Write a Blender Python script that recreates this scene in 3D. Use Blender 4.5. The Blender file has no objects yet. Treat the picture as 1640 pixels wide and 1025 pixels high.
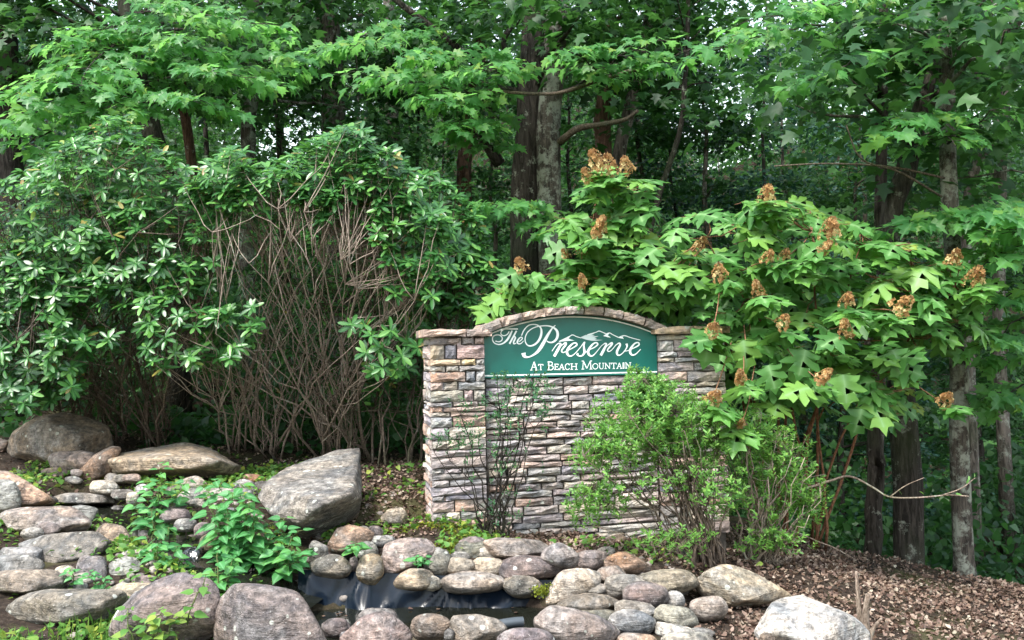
import bpy, bmesh, math, random
import numpy as np
from mathutils import Vector, Matrix, noise as mnoise

random.seed(11)
rng = np.random.default_rng(11)
R = math.radians
sc = bpy.context.scene
col = sc.collection

# ------------------------------------------------------------------ camera, sky, sun, exposure
F = 1400.0                                   # focal length in pixels of the 1640 px wide photograph
PITCH, ROLL = math.atan(51.0 / F), R(1.0)
fw = np.array([0.0, math.cos(PITCH), math.sin(PITCH)])
up0 = np.array([0.0, -math.sin(PITCH), math.cos(PITCH)])
rt0 = np.array([1.0, 0.0, 0.0])
rt = rt0 * math.cos(ROLL) - up0 * math.sin(ROLL)
up = up0 * math.cos(ROLL) + rt0 * math.sin(ROLL)
CAM = np.array([0.0, 0.0, 1.5])
cd = bpy.data.cameras.new('camera')
cam = bpy.data.objects.new('camera', cd)
col.objects.link(cam)
cd.sensor_width = 36.0
cd.lens = 36.0 * F / 1640.0
cd.clip_start, cd.clip_end = 0.05, 2000.0
m = Matrix.Identity(4)
for i in range(3):
    m[i][0], m[i][1], m[i][2], m[i][3] = rt[i], up[i], -fw[i], CAM[i]
cam.matrix_world = m
sc.camera = cam

SUN_EL, SUN_AZ = R(58), R(-142)              # azimuth of the sun, measured from +Y towards +X
world = bpy.data.worlds.new('World')
sc.world = world
world.use_nodes = True
wn = world.node_tree.nodes
bg = wn['Background']
sky = wn.new('ShaderNodeTexSky')
sky.sky_type = 'NISHITA'
sky.sun_disc = False
sky.sun_elevation = SUN_EL
sky.sun_rotation = SUN_AZ
sky.air_density, sky.dust_density, sky.ozone_density = 2.0, 1.5, 1.0
hs0 = wn.new('ShaderNodeHueSaturation')
hs0.inputs['Saturation'].default_value = 0.6          # a thin white overcast
world.node_tree.links.new(sky.outputs['Color'], hs0.inputs['Color'])
world.node_tree.links.new(hs0.outputs['Color'], bg.inputs['Color'])
bg.inputs['Strength'].default_value = 0.15
sd = bpy.data.lights.new('sun', 'SUN')
sun = bpy.data.objects.new('sun', sd)
col.objects.link(sun)
sd.energy, sd.angle, sd.color = 2.2, R(13), (1.0, 0.965, 0.90)
sv = Vector((math.sin(SUN_AZ) * math.cos(SUN_EL), math.cos(SUN_AZ) * math.cos(SUN_EL), math.sin(SUN_EL)))
sun.rotation_euler = sv.to_track_quat('Z', 'Y').to_euler()
sun.location = (0, 0, 30)
vs = sc.view_settings
vs.view_transform, vs.look = 'Standard', 'None'
vs.exposure, vs.gamma = 1.76, 1.0
vs.use_curve_mapping = False
cy = sc.cycles
cy.max_bounces, cy.diffuse_bounces, cy.glossy_bounces, cy.transmission_bounces, cy.transparent_max_bounces = 5, 2, 2, 4, 4
cy.use_denoising = True
cy.use_adaptive_sampling, cy.adaptive_threshold = True, 0.02
cy.caustics_reflective = cy.caustics_refractive = False

# ------------------------------------------------------------------ pixel helpers
def P(px, py, d):
    """the point at forward distance d that shows at pixel (px, py) of the photograph"""
    return CAM + d * (fw + rt * (px - 820.0) / F - up * (py - 512.5) / F)

def proj(p):
    """pixel coordinates and forward distance of points (N,3)"""
    q = np.asarray(p, float) - CAM
    d = q @ fw
    return 820.0 + F * (q @ rt) / d, 512.5 - F * (q @ up) / d, d

# ------------------------------------------------------------------ object helpers
def setp(o, label=None, cat=None, group=None, kind=None):
    if label: o['label'] = label
    if cat: o['category'] = cat
    if group: o['group'] = group
    if kind: o['kind'] = kind
    return o

def empty(name, loc, label, cat, group=None):
    o = bpy.data.objects.new(name, None)
    o.empty_display_size = 0.1
    o.location = loc
    col.objects.link(o)
    return setp(o, label, cat, group)

def link_mesh(name, me, mat=None, parent=None, loc=(0, 0, 0)):
    o = bpy.data.objects.new(name, me)
    if mat is not None and not me.materials:
        me.materials.append(mat)
    o.location = loc
    col.objects.link(o)
    if parent is not None:
        o.parent = parent
    return o

def mesh_np(name, verts, loops, counts, smooth=True, attrs=None):
    """mesh from numpy arrays: verts (N,3), flat loop vertex indices, loops per face; attrs {name: per-point floats}"""
    me = bpy.data.meshes.new(name)
    verts = np.ascontiguousarray(verts, np.float32)
    loops = np.ascontiguousarray(loops, np.int32)
    counts = np.ascontiguousarray(counts, np.int32)
    me.vertices.add(len(verts))
    me.vertices.foreach_set('co', verts.ravel())
    me.loops.add(len(loops))
    me.loops.foreach_set('vertex_index', loops)
    me.polygons.add(len(counts))
    starts = np.concatenate([[0], np.cumsum(counts)[:-1]]).astype(np.int32)
    me.polygons.foreach_set('loop_start', starts)
    me.polygons.foreach_set('loop_total', counts)
    me.polygons.foreach_set('use_smooth', np.full(len(counts), smooth))
    for k, v in (attrs or {}).items():
        a = me.attributes.new(k, 'FLOAT', 'POINT')
        a.data.foreach_set('value', np.ascontiguousarray(v, np.float32))
    me.update(calc_edges=True)
    return me

class MB:
    """collects tubes and strips into one mesh"""
    def __init__(s):
        s.v, s.l, s.c, s.n = [], [], [], 0
        s.r = []
    def add(s, v, faces, rnd=None):
        v = np.asarray(v, float)
        s.v.append(v)
        for f in faces:
            s.l.extend(i + s.n for i in f)
            s.c.append(len(f))
        s.r.append(np.full(len(v), random.random() if rnd is None else rnd))
        s.n += len(v)
    def tube(s, pts, rad, k=6, wob=0.0):
        pts = np.asarray(pts, float)
        n = len(pts)
        rad = np.broadcast_to(np.asarray(rad, float), (n,)) if np.ndim(rad) else np.full(n, rad)
        t = np.gradient(pts, axis=0)
        t /= np.linalg.norm(t, axis=1)[:, None] + 1e-9
        ref = np.array([0.0, 1.0, 0.0]) if abs(t[0][1]) < 0.9 else np.array([1.0, 0, 0])
        vs_ = []
        a = np.linspace(0, 2 * math.pi, k, endpoint=False)
        for i in range(n):
            x = np.cross(t[i], ref); x /= np.linalg.norm(x) + 1e-9
            y = np.cross(t[i], x)
            rr = rad[i] * (1 + wob * rng.uniform(-1, 1, k))
            vs_.append(pts[i] + (np.cos(a) * rr)[:, None] * x + (np.sin(a) * rr)[:, None] * y)
        fs = []
        for i in range(n - 1):
            for j in range(k):
                j2 = (j + 1) % k
                fs.append((i * k + j, i * k + j2, (i + 1) * k + j2, (i + 1) * k + j))
        fs.append(tuple(range(k))[::-1]); fs.append(tuple((n - 1) * k + j for j in range(k)))
        s.add(np.concatenate(vs_), fs)
    def build(s, name, mat, parent=None, base=(0, 0, 0), smooth=True, kind=None):
        if not s.v:
            return None
        me = mesh_np(name, np.concatenate(s.v) - np.asarray(base), s.l, s.c, smooth, {'rnd': np.concatenate(s.r)})
        o = link_mesh(name, me, mat, parent, base if parent is None else (0, 0, 0))
        if kind: o['kind'] = kind
        return o

def bez(a, b, sag=0.0, n=6, wob=0.0, mid=None):
    """curve from a to b that bends by sag metres (down is negative) in the middle, with a small wobble"""
    a, b = np.asarray(a, float), np.asarray(b, float)
    t = np.linspace(0, 1, n)[:, None]
    c = (a + b) / 2 + np.array([0, 0, sag]) if mid is None else np.asarray(mid, float)
    p = (1 - t) ** 2 * a + 2 * t * (1 - t) * c + t ** 2 * b
    if wob:
        w = rng.normal(0, wob, (n, 3)); w[0] = 0; w[-1] = 0
        p = p + w
    return p

def poly_interp(pts, n):
    """resample a polyline smoothly (Catmull-Rom) to n points; pts (k, m)"""
    pts = np.asarray(pts, float)
    k = len(pts)
    if k < 3:
        t = np.linspace(0, 1, n)[:, None]
        return pts[0] * (1 - t) + pts[-1] * t
    q = np.vstack([2 * pts[0] - pts[1], pts, 2 * pts[-1] - pts[-2]])
    out = []
    for u in np.linspace(0, k - 1 - 1e-6, n):
        i = int(u); t = u - i
        p0, p1, p2, p3 = q[i], q[i + 1], q[i + 2], q[i + 3]
        out.append(0.5 * (2 * p1 + (p2 - p0) * t + (2 * p0 - 5 * p1 + 4 * p2 - p3) * t * t + (3 * p1 - p0 - 3 * p2 + p3) * t ** 3))
    return np.array(out)

def in_poly(x, y, poly):
    x, y = np.asarray(x, float), np.asarray(y, float)
    inside = np.zeros(x.shape, bool)
    n = len(poly)
    for i in range(n):
        (x1, y1), (x2, y2) = poly[i], poly[(i + 1) % n]
        c = ((y1 > y) != (y2 > y)) & (x < (x2 - x1) * (y - y1) / ((y2 - y1) or 1e-9) + x1)
        inside ^= c
    return inside

def sample_poly(poly, n):
    xs, ys = [p[0] for p in poly], [p[1] for p in poly]
    out = np.zeros((0, 2))
    while len(out) < n:
        c = np.stack([rng.uniform(min(xs), max(xs), 4 * n), rng.uniform(min(ys), max(ys), 4 * n)], 1)
        out = np.vstack([out, c[in_poly(c[:, 0], c[:, 1], poly)]])
    return out[:n]

# ------------------------------------------------------------------ the lie of the land
GPIX = [(690, 838, 7.1), (900, 857, 7.3), (1000, 868, 7.35), (1170, 885, 7.6), (1130, 900, 6.9), (1250, 890, 7.9),
        (1300, 888, 8.3), (1400, 905, 8.3), (1450, 920, 8.1), (1545, 945, 7.9), (1640, 980, 7.6),
        (1640, 1030, 6.2), (1500, 1030, 5.7), (1380, 1028, 5.6), (1290, 1032, 5.3), (1160, 990, 5.9), (1200, 962, 6.3),
        (1080, 1050, 5.0), (900, 1065, 5.0), (700, 1080, 4.9), (540, 1075, 4.85), (200, 1040, 4.95), (0, 1035, 5.0), (100, 1000, 5.3),
        (0, 960, 5.6), (0, 905, 6.2), (100, 880, 6.5), (0, 835, 7.0), (60, 775, 8.0), (0, 725, 9.2), (100, 748, 8.7),
        (250, 765, 8.4), (150, 800, 7.7), (400, 778, 7.9), (600, 855, 6.95), (560, 795, 8.0), (640, 792, 7.7), (660, 750, 8.8),
        (500, 748, 9.0), (300, 722, 9.6), (150, 702, 10.0), (350, 800, 7.4), (230, 880, 6.4),
        (620, 864, 6.85), (750, 866, 6.75), (900, 880, 6.7), (1050, 895, 6.6), (560, 950, 6.32), (700, 955, 6.28), (850, 958, 6.22),
        (950, 990, 5.8), (1000, 960, 6.1)]
GW = [(0, 13, .6), (-5, 13, 1.2), (5, 13, -2.0), (4.4, 9.6, -1.6), (6.5, 9.5, -2.4), (3.2, 10.5, -.9), (1.2, 10, .1), (2.2, 9.4, -.35), (8, 20, -5),
      (-8, 20, 2.2), (0, 20, .8), (0, 38, 5.0), (-20, 40, 8), (20, 40, -4), (0, 62, 19), (-35, 62, 22), (22, 60, 15), (35, 66, 17), (60, 70, 9), (0, 100, 33), (-80, 100, 36), (80, 100, 14), (0, -30, -.8),
      (-30, 0, .4), (30, 0, -3), (0, 2, -.55), (-3, 3, -.45), (3, 3, -.7), (5, 5.5, -1.0), (-6, 6, .2), (200, 300, 30), (-200, 300, 60), (0, 300, 60)]
GP = np.array([P(*g) for g in GPIX] + [np.array(g, float) for g in GW])
POND = P(675, 985, 5.95)
WATER_Z = -0.305

def ground(x, y):
    x, y = np.atleast_1d(np.asarray(x, float)), np.atleast_1d(np.asarray(y, float))
    z = np.empty(x.shape)
    for s in range(0, len(x), 20000):
        xs, ys = x[s:s + 20000], y[s:s + 20000]
        d2 = (xs[:, None] - GP[None, :, 0]) ** 2 + (ys[:, None] - GP[None, :, 1]) ** 2
        w = 1.0 / (d2 + 0.04) ** 1.9
        z[s:s + 20000] = (w * GP[None, :, 2]).sum(1) / w.sum(1)
    e = ((x - POND[0]) / 1.05) ** 2 + ((y - 5.85) / 0.5) ** 2
    t = np.clip((1.25 - e) / 0.5, 0, 1)
    z = z * (1 - t) + np.minimum(z, WATER_Z - 0.22) * t
    # the stream's channel: down from the upper pool
    for (a, b) in zip(STREAM[:-1], STREAM[1:]):
        ab = b[:2] - a[:2]
        u = np.clip(((x - a[0]) * ab[0] + (y - a[1]) * ab[1]) / (ab @ ab), 0, 1)
        dd = np.hypot(x - a[0] - u * ab[0], y - a[1] - u * ab[1])
        zz = a[2] + u * (b[2] - a[2]) - 0.1
        t = np.clip((0.36 - dd) / 0.2, 0, 1)
        z = z * (1 - t) + np.minimum(z, zz) * t
    return z

STREAM = [P(130, 806, 7.9), P(200, 822, 7.55), P(265, 850, 7.0), P(312, 880, 6.5), P(390, 915, 6.15), P(500, 965, 6.05)]
def gz(x, y):
    return float(ground([x], [y])[0])
def hit(px, py, d0=4.2, d1=16.0):
    ds = np.arange(d0, d1, 0.04)
    p = CAM + ds[:, None] * (fw + rt * (px - 820.0) / F - up * (py - 512.5) / F)
    under = p[:, 2] < ground(p[:, 0], p[:, 1])
    i = int(np.argmax(under)) if under.any() else len(ds) - 1
    return np.array([p[i, 0], p[i, 1], gz(p[i, 0], p[i, 1])])

# ------------------------------------------------------------------ materials
def new_mat(name):
    mt = bpy.data.materials.new(name)
    mt.use_nodes = True
    nt = mt.node_tree
    return mt, nt, nt.nodes, nt.links, nt.nodes['Principled BSDF']

def ramp(nodes, stops):
    r = nodes.new('ShaderNodeValToRGB')
    e = r.color_ramp.elements
    while len(e) < len(stops):
        e.new(0.5)
    for el, (p, c) in zip(e, stops):
        el.position = p
        el.color = (*c, 1) if len(c) == 3 else c
    return r

def tex(nodes, links, scale, detail=4, rough=0.6, vec=None, dist=0.0):
    n = nodes.new('ShaderNodeTexNoise')
    n.inputs['Scale'].default_value = scale
    n.inputs['Detail'].default_value = detail
    n.inputs['Roughness'].default_value = rough
    n.inputs['Distortion'].default_value = dist
    if vec is not None:
        links.new(vec, n.inputs['Vector'])
    return n

def mix(nodes, links, a, b, f, mode='MIX'):
    n = nodes.new('ShaderNodeMix')
    n.data_type = 'RGBA'
    n.blend_type = mode
    for sock, v in ((n.inputs[0], f), (n.inputs[6], a), (n.inputs[7], b)):
        if hasattr(v, 'is_output'):
            links.new(v, sock)
        elif isinstance(v, (int, float)):
            sock.default_value = v
        else:
            sock.default_value = (*v, 1)
    return n.outputs[2]

def leaf_mat(name, stops, rough=0.5, trans=0.35, tcol=(0.16, 0.34, 0.04), spec=0.4, vein=None):
    mt, nt, N, L, b = new_mat(name)
    at = N.new('ShaderNodeAttribute'); at.attribute_name = 'rnd'
    r = ramp(N, stops)
    L.new(at.outputs['Fac'], r.inputs['Fac'])
    g = N.new('ShaderNodeNewGeometry')
    nz = tex(N, L, 9.0, 3, 0.6, g.outputs['Position'])
    c = mix(N, L, r.outputs['Color'], mix(N, L, r.outputs['Color'], (0.55, 0.6, 0.4), 1.0, 'MULTIPLY'), nz.outputs['Fac'])
    if vein:
        av = N.new('ShaderNodeAttribute'); av.attribute_name = 'mid'
        pw = N.new('ShaderNodeMath'); pw.operation = 'POWER'; pw.inputs[1].default_value = 6.0
        L.new(av.outputs['Fac'], pw.inputs[0])
        c = mix(N, L, c, vein, pw.outputs[0])
    L.new(c, b.inputs['Base Color'])
    b.inputs['Roughness'].default_value = rough
    b.inputs['Specular IOR Level'].default_value = spec
    tr = N.new('ShaderNodeBsdfTranslucent')
    L.new(mix(N, L, c, tcol, 0.6), tr.inputs['Color'])
    ms = N.new('ShaderNodeMixShader'); ms.inputs[0].default_value = trans
    L.new(b.outputs[0], ms.inputs[1]); L.new(tr.outputs[0], ms.inputs[2])
    L.new(ms.outputs[0], N['Material Output'].inputs['Surface'])
    return mt

M = {}
M['maple'] = leaf_mat('maple_leaf', [(0, (.05, .18, .062)), (.5, (.095, .29, .085)), (.9, (.17, .38, .095)), (1, (.30, .42, .08))], .42, .54, (.30, .68, .15), .42, (.15, .33, .13))
M['hydrangea'] = leaf_mat('hydrangea_leaf', [(0, (0.049, 0.159, 0.041)), (.5, (0.103, 0.275, 0.066)), (.92, (0.182, 0.381, 0.086)), (1, (0.323, 0.381, 0.076))], .48, .36, (0.280, 0.593, 0.104), .4, (0.215, 0.381, 0.156))
M['rhodo'] = leaf_mat('rhododendron_leaf', [(0, (.016, .07, .022)), (.4, (.036, .138, .038)), (.75, (.080, .235, .055)), (.965, (.16, .36, .085)), (.98, (.34, .28, .07)), (1, (.28, .15, .07))], .36, .22, (.17, .50, .07), .5, (.085, .22, .06))
M['azalea'] = leaf_mat('azalea_leaf', [(0, (0.078, 0.225, 0.053)), (.5, (0.156, 0.361, 0.078)), (1, (0.268, 0.474, 0.108))], .42, .36, (0.335, 0.631, 0.114), .45)
M['dull_shrub'] = leaf_mat('dull_shrub_leaf', [(0, (0.037, 0.119, 0.063)), (.6, (0.066, 0.184, 0.089)), (1, (0.132, 0.270, 0.088))], .5, .3, (0.152, 0.388, 0.130), .35)
M['nettle'] = leaf_mat('broad_leaf', [(0, (0.056, 0.214, 0.072)), (.6, (0.092, 0.305, 0.104)), (1, (0.155, 0.383, 0.101))], .42, .34, (0.206, 0.564, 0.146), .45, (0.166, 0.371, 0.170))
M['weed'] = leaf_mat('weed_leaf', [(0, (0.069, 0.184, 0.037)), (.6, (0.138, 0.292, 0.061)), (1, (.30, .34, .06))], .5, .3, (0.247, 0.485, 0.079), .35)
M['forest'] = leaf_mat('forest_leaf', [(0, (.012, .052, .018)), (.5, (.026, .092, .028)), (1, (.062, .165, .04))], .5, .34, (.12, .33, .06), .35)
M['hemlock'] = leaf_mat('hemlock_leaf', [(0, (0.017, 0.059, 0.050)), (1, (0.034, 0.108, 0.078))], .5, .2, (0.069, 0.216, 0.115), .35)
M['litter'] = leaf_mat('dead_leaf', [(0, (.055, .03, .026)), (.4, (.16, .095, .08)), (.75, (.28, .19, .165)), (.94, (.37, .28, .25)), (1, (.46, .39, .35))], .6, .08, (.3, .15, .08), .3)
M['petal'] = leaf_mat('dried_petal', [(0, (.22, .10, .045)), (.4, (.50, .27, .12)), (.8, (.66, .43, .21)), (1, (.74, .62, .36))], .6, .3, (.9, .55, .3), .2)
M['moss'] = leaf_mat('moss', [(0, (.10, .14, .02)), (1, (.30, .30, .04))], .8, .2, (.3, .3, .05), .1)

def rock_mat(name='fieldstone', lo=.34, hi=1.65, streak=.55):
    mt, nt, N, L, b = new_mat(name)
    oi = N.new('ShaderNodeObjectInfo')
    tc = N.new('ShaderNodeTexCoord')
    ad = N.new('ShaderNodeVectorMath'); ad.operation = 'ADD'
    sc_ = N.new('ShaderNodeVectorMath'); sc_.operation = 'SCALE'
    cm = N.new('ShaderNodeCombineXYZ')
    for i in range(3): L.new(oi.outputs['Random'], cm.inputs[i])
    L.new(cm.outputs[0], sc_.inputs[0]); sc_.inputs['Scale'].default_value = 37.0
    L.new(tc.outputs['Object'], ad.inputs[0]); L.new(sc_.outputs[0], ad.inputs[1])
    v = ad.outputs[0]
    n1 = tex(N, L, 3.5, 5, .65, v, .6)
    n2 = tex(N, L, 22, 5, .7, v)
    n3 = tex(N, L, 90, 3, .6, v)
    base = oi.outputs['Color']
    warm = mix(N, L, base, (1.34, 1.20, 1.04), 1.0, 'MULTIPLY')
    cool = mix(N, L, base, (.62, .64, .66), 1.0, 'MULTIPLY')
    r1 = ramp(N, [(.38, (0, 0, 0)), (.60, (1, 1, 1))]); L.new(n1.outputs['Fac'], r1.inputs['Fac'])
    c = mix(N, L, cool, warm, r1.outputs['Color'])
    nh = tex(N, L, 1.7, 4, .6, v, 1.2)
    rh = ramp(N, [(.5, (0, 0, 0)), (.68, (.6, .6, .6))]); L.new(nh.outputs['Fac'], rh.inputs['Fac'])
    c = mix(N, L, c, (.29, .28, .27), rh.outputs['Color'])
    r2 = ramp(N, [(.34, (lo, lo, lo)), (.52, (1, 1, 1)), (.66, (hi, hi, hi))]); L.new(n2.outputs['Fac'], r2.inputs['Fac'])
    c = mix(N, L, c, r2.outputs['Color'], 1.0, 'MULTIPLY')
    # bedding streaks
    mp = N.new('ShaderNodeMapping'); mp.inputs['Scale'].default_value = (2.5, 2.5, 16); mp.inputs['Rotation'].default_value = (.35, .5, 0)
    rsc = N.new('ShaderNodeVectorMath'); rsc.operation = 'SCALE'; rsc.inputs['Scale'].default_value = 1.6; L.new(cm.outputs[0], rsc.inputs[0]); L.new(rsc.outputs[0], mp.inputs['Rotation'])
    L.new(v, mp.inputs['Vector'])
    n4 = tex(N, L, 2.0, 5, .6, mp.outputs[0], .8)
    r4 = ramp(N, [(.40, (.62, .60, .60)), (.60, (1.2, 1.2, 1.18))]); L.new(n4.outputs['Fac'], r4.inputs['Fac'])
    fr = N.new('ShaderNodeMath'); fr.operation = 'MULTIPLY'; fr.inputs[1].default_value = 7.31; L.new(oi.outputs['Random'], fr.inputs[0])
    f2 = N.new('ShaderNodeMath'); f2.operation = 'FRACT'; L.new(fr.outputs[0], f2.inputs[0])
    f3 = N.new('ShaderNodeMath'); f3.operation = 'MULTIPLY'; f3.inputs[1].default_value = streak * 1.6; f3.use_clamp = True; L.new(f2.outputs[0], f3.inputs[0])
    c = mix(N, L, c, r4.outputs['Color'], f3.outputs[0], 'MULTIPLY')
    # pale lichen spots
    vo = N.new('ShaderNodeTexVoronoi'); vo.inputs['Scale'].default_value = 11; L.new(v, vo.inputs['Vector'])
    n5 = tex(N, L, 5, 3, .6, v)
    la = N.new('ShaderNodeMath'); la.operation = 'ADD'; L.new(vo.outputs['Distance'], la.inputs[0])
    lm = N.new('ShaderNodeMath'); lm.operation = 'MULTIPLY'; lm.inputs[1].default_value = -1.25; L.new(n5.outputs['Fac'], lm.inputs[0]); L.new(lm.outputs[0], la.inputs[1])
    r5 = ramp(N, [(0.0, (1, 1, 1)), (.001, (0, 0, 0))]);
    l2 = N.new('ShaderNodeMath'); l2.operation = 'ADD'; l2.inputs[1].default_value = .62; L.new(la.outputs[0], l2.inputs[0])
    r5 = ramp(N, [(.04, (.8, .8, .8)), (.10, (0, 0, 0))]); L.new(l2.outputs[0], r5.inputs['Fac'])
    c = mix(N, L, c, (.46, .47, .42), r5.outputs['Color'])
    sp = ramp(N, [(.62, (0, 0, 0)), (.72, (.5, .5, .5))]); L.new(n3.outputs['Fac'], sp.inputs['Fac'])
    c = mix(N, L, c, (.5, .48, .46), sp.outputs['Color'])
    L.new(c, b.inputs['Base Color'])
    rr = ramp(N, [(.3, (.62, .62, .62)), (.7, (.9, .9, .9))]); L.new(n2.outputs['Fac'], rr.inputs['Fac'])
    L.new(rr.outputs['Color'], b.inputs['Roughness'])
    b.inputs['Specular IOR Level'].default_value = .35
    hs = N.new('ShaderNodeMath'); hs.operation = 'ADD'
    h2 = N.new('ShaderNodeMath'); h2.operation = 'MULTIPLY'; h2.inputs[1].default_value = .35; L.new(n3.outputs['Fac'], h2.inputs[0])
    dv = N.new('ShaderNodeVectorMath'); dv.operation = 'ADD'
    ds_ = N.new('ShaderNodeVectorMath'); ds_.operation = 'SCALE'; ds_.inputs['Scale'].default_value = .22
    L.new(n1.outputs['Color'], ds_.inputs[0]); L.new(ds_.outputs[0], dv.inputs[0]); L.new(v, dv.inputs[1])
    vc = N.new('ShaderNodeTexVoronoi'); vc.feature = 'DISTANCE_TO_EDGE'; vc.inputs['Scale'].default_value = 2.6; L.new(dv.outputs[0], vc.inputs['Vector'])
    rk = ramp(N, [(0.0, (.25, .25, .25)), (.03, (1, 1, 1))]); L.new(vc.outputs['Distance'], rk.inputs['Fac'])
    L.new(mix(N, L, c, rk.outputs['Color'], .16, 'MULTIPLY'), b.inputs['Base Color'])
    hk = N.new('ShaderNodeMath'); hk.operation = 'MULTIPLY_ADD'; hk.inputs[1].default_value = .3; L.new(rk.outputs['Color'], hk.inputs[0])
    h4 = N.new('ShaderNodeMath'); h4.operation = 'MULTIPLY_ADD'; h4.inputs[1].default_value = 1.2; L.new(n4.outputs['Fac'], h4.inputs[0]); L.new(n2.outputs['Fac'], h4.inputs[2])
    L.new(h4.outputs[0], hk.inputs[2]); L.new(hk.outputs[0], hs.inputs[0]); L.new(h2.outputs[0], hs.inputs[1])
    bp = N.new('ShaderNodeBump'); bp.inputs['Strength'].default_value = .75; bp.inputs['Distance'].default_value = .03
    L.new(hs.outputs[0], bp.inputs['Height']); L.new(bp.outputs[0], b.inputs['Normal'])
    return mt
M['rock'] = rock_mat()
M['wall_stone'] = rock_mat('wall_stone', .66, 1.28, .2)

def bark_mat(name, c1, c2, lichen=0.0, scale=(14, 14, 2.2), bump=.8):
    mt, nt, N, L, b = new_mat(name)
    tc = N.new('ShaderNodeNewGeometry')
    mp = N.new('ShaderNodeMapping'); mp.inputs['Scale'].default_value = scale
    L.new(tc.outputs['Position'], mp.inputs['Vector'])
    n1 = tex(N, L, 1.6, 6, .7, mp.outputs[0], .7)
    n2 = tex(N, L, 6.0, 6, .75, tc.outputs['Position'])
    r = ramp(N, [(.40, c1), (.60, c2)]); L.new(n1.outputs['Fac'], r.inputs['Fac'])
    c = r.outputs['Color']
    if lichen:
        rl = ramp(N, [(.62 - .25 * lichen, (0, 0, 0)), (.70 - .22 * lichen, (.85, .85, .85))]); L.new(n2.outputs['Fac'], rl.inputs['Fac'])
        c = mix(N, L, c, (.30, .32, .27), rl.outputs['Color'])
    n3 = tex(N, L, 1.1, 3, .6, tc.outputs['Position'])
    rm = ramp(N, [(.5, (0, 0, 0)), (.75, (.5, .5, .5))]); L.new(n3.outputs['Fac'], rm.inputs['Fac'])
    c = mix(N, L, c, (.05, .075, .03), rm.outputs['Color'])
    L.new(c, b.inputs['Base Color'])
    b.inputs['Roughness'].default_value = .9
    b.inputs['Specular IOR Level'].default_value = .2
    bp = N.new('ShaderNodeBump'); bp.inputs['Strength'].default_value = bump; bp.inputs['Distance'].default_value = .06
    L.new(n1.outputs['Fac'], bp.inputs['Height']); L.new(bp.outputs[0], b.inputs['Normal'])
    return mt
M['bark'] = bark_mat('grey_bark', (.045, .038, .032), (.17, .145, .125), .35)
M['bark_dark'] = bark_mat('dark_bark', (.016, .013, .011), (.065, .055, .047), .15)
M['bark_lichen'] = bark_mat('lichen_bark', (.030, .025, .021), (.115, .098, .083), .62)
M['bark_red'] = bark_mat('reddish_bark', (.05, .027, .018), (.15, .085, .06), .1)
M['twig'] = bark_mat('grey_twig', (.10, .07, .055), (.30, .235, .19), .2, (40, 40, 12), .3)
M['pale_twig'] = bark_mat('pale_twig', (.15, .115, .095), (.38, .305, .25), .2, (40, 40, 12), .3)
M['twig_brown'] = bark_mat('brown_twig', (.055, .042, .034), (.19, .145, .115), .1, (40, 40, 12), .3)
M['stem_green'] = bark_mat('green_stem', (.06, .10, .03), (.14, .16, .06), .0, (40, 40, 12), .2)
M['twig_red'] = bark_mat('reddish_twig', (.11, .05, .03), (.30, .15, .09), .0, (40, 40, 12), .2)

def soil_mat():
    mt, nt, N, L, b = new_mat('forest_floor')
    g = N.new('ShaderNodeNewGeometry')
    n1 = tex(N, L, 1.3, 5, .6, g.outputs['Position'])
    n2 = tex(N, L, 26, 6, .75, g.outputs['Position'])
    r1 = ramp(N, [(.3, (.012, .009, .007)), (.5, (.04, .028, .021)), (.72, (.105, .08, .062))]); L.new(n2.outputs['Fac'], r1.inputs['Fac'])
    r2 = ramp(N, [(.52, (0, 0, 0)), (.7, (.55, .55, .55))]); L.new(n1.outputs['Fac'], r2.inputs['Fac'])
    c = mix(N, L, r1.outputs['Color'], (.10, .11, .035), r2.outputs['Color'])
    L.new(c, b.inputs['Base Color'])
    b.inputs['Roughness'].default_value = .95
    b.inputs['Specular IOR Level'].default_value = .15
    bp = N.new('ShaderNodeBump'); bp.inputs['Strength'].default_value = .9; bp.inputs['Distance'].default_value = .04
    L.new(n2.outputs['Fac'], bp.inputs['Height']); L.new(bp.outputs[0], b.inputs['Normal'])
    return mt
M['soil'] = soil_mat()

def plain(name, c, rough=.6, spec=.4, var=.25, scale=12, bump=0.0, metal=0.0):
    mt, nt, N, L, b = new_mat(name)
    g = N.new('ShaderNodeNewGeometry')
    n = tex(N, L, scale, 5, .6, g.outputs['Position'])
    r = ramp(N, [(.3, tuple(x * (1 - var) for x in c)), (.7, tuple(x * (1 + var) for x in c))]); L.new(n.outputs['Fac'], r.inputs['Fac'])
    L.new(r.outputs['Color'], b.inputs['Base Color'])
    b.inputs['Roughness'].default_value = rough
    b.inputs['Specular IOR Level'].default_value = spec
    b.inputs['Metallic'].default_value = metal
    if bump:
        bp = N.new('ShaderNodeBump'); bp.inputs['Strength'].default_value = bump; bp.inputs['Distance'].default_value = .01
        L.new(n.outputs['Fac'], bp.inputs['Height']); L.new(bp.outputs[0], b.inputs['Normal'])
    return mt
M['mortar'] = plain('wall_core', (.10, .088, .08), .95, .1, .4, 30, .5)
M['panel'] = plain('green_sign_paint', (.0028, .098, .078), .4, .45, .16, 3)
M['white'] = plain('white_sign_paint', (.78, .82, .80), .5, .3, .04, 5)
M['silver'] = plain('silver_sign_paint', (.50, .58, .57), .5, .3, .06, 8)
M['liner'] = plain('black_pond_liner', (.005, .009, .016), .24, .2, .3, 6, .1)
M['hose'] = plain('grey_hose_plastic', (.07, .085, .10), .4, .5, .1)
M['foam'] = plain('white_water', (.35, .40, .45), .15, .6, .5, 60, .5)

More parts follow.
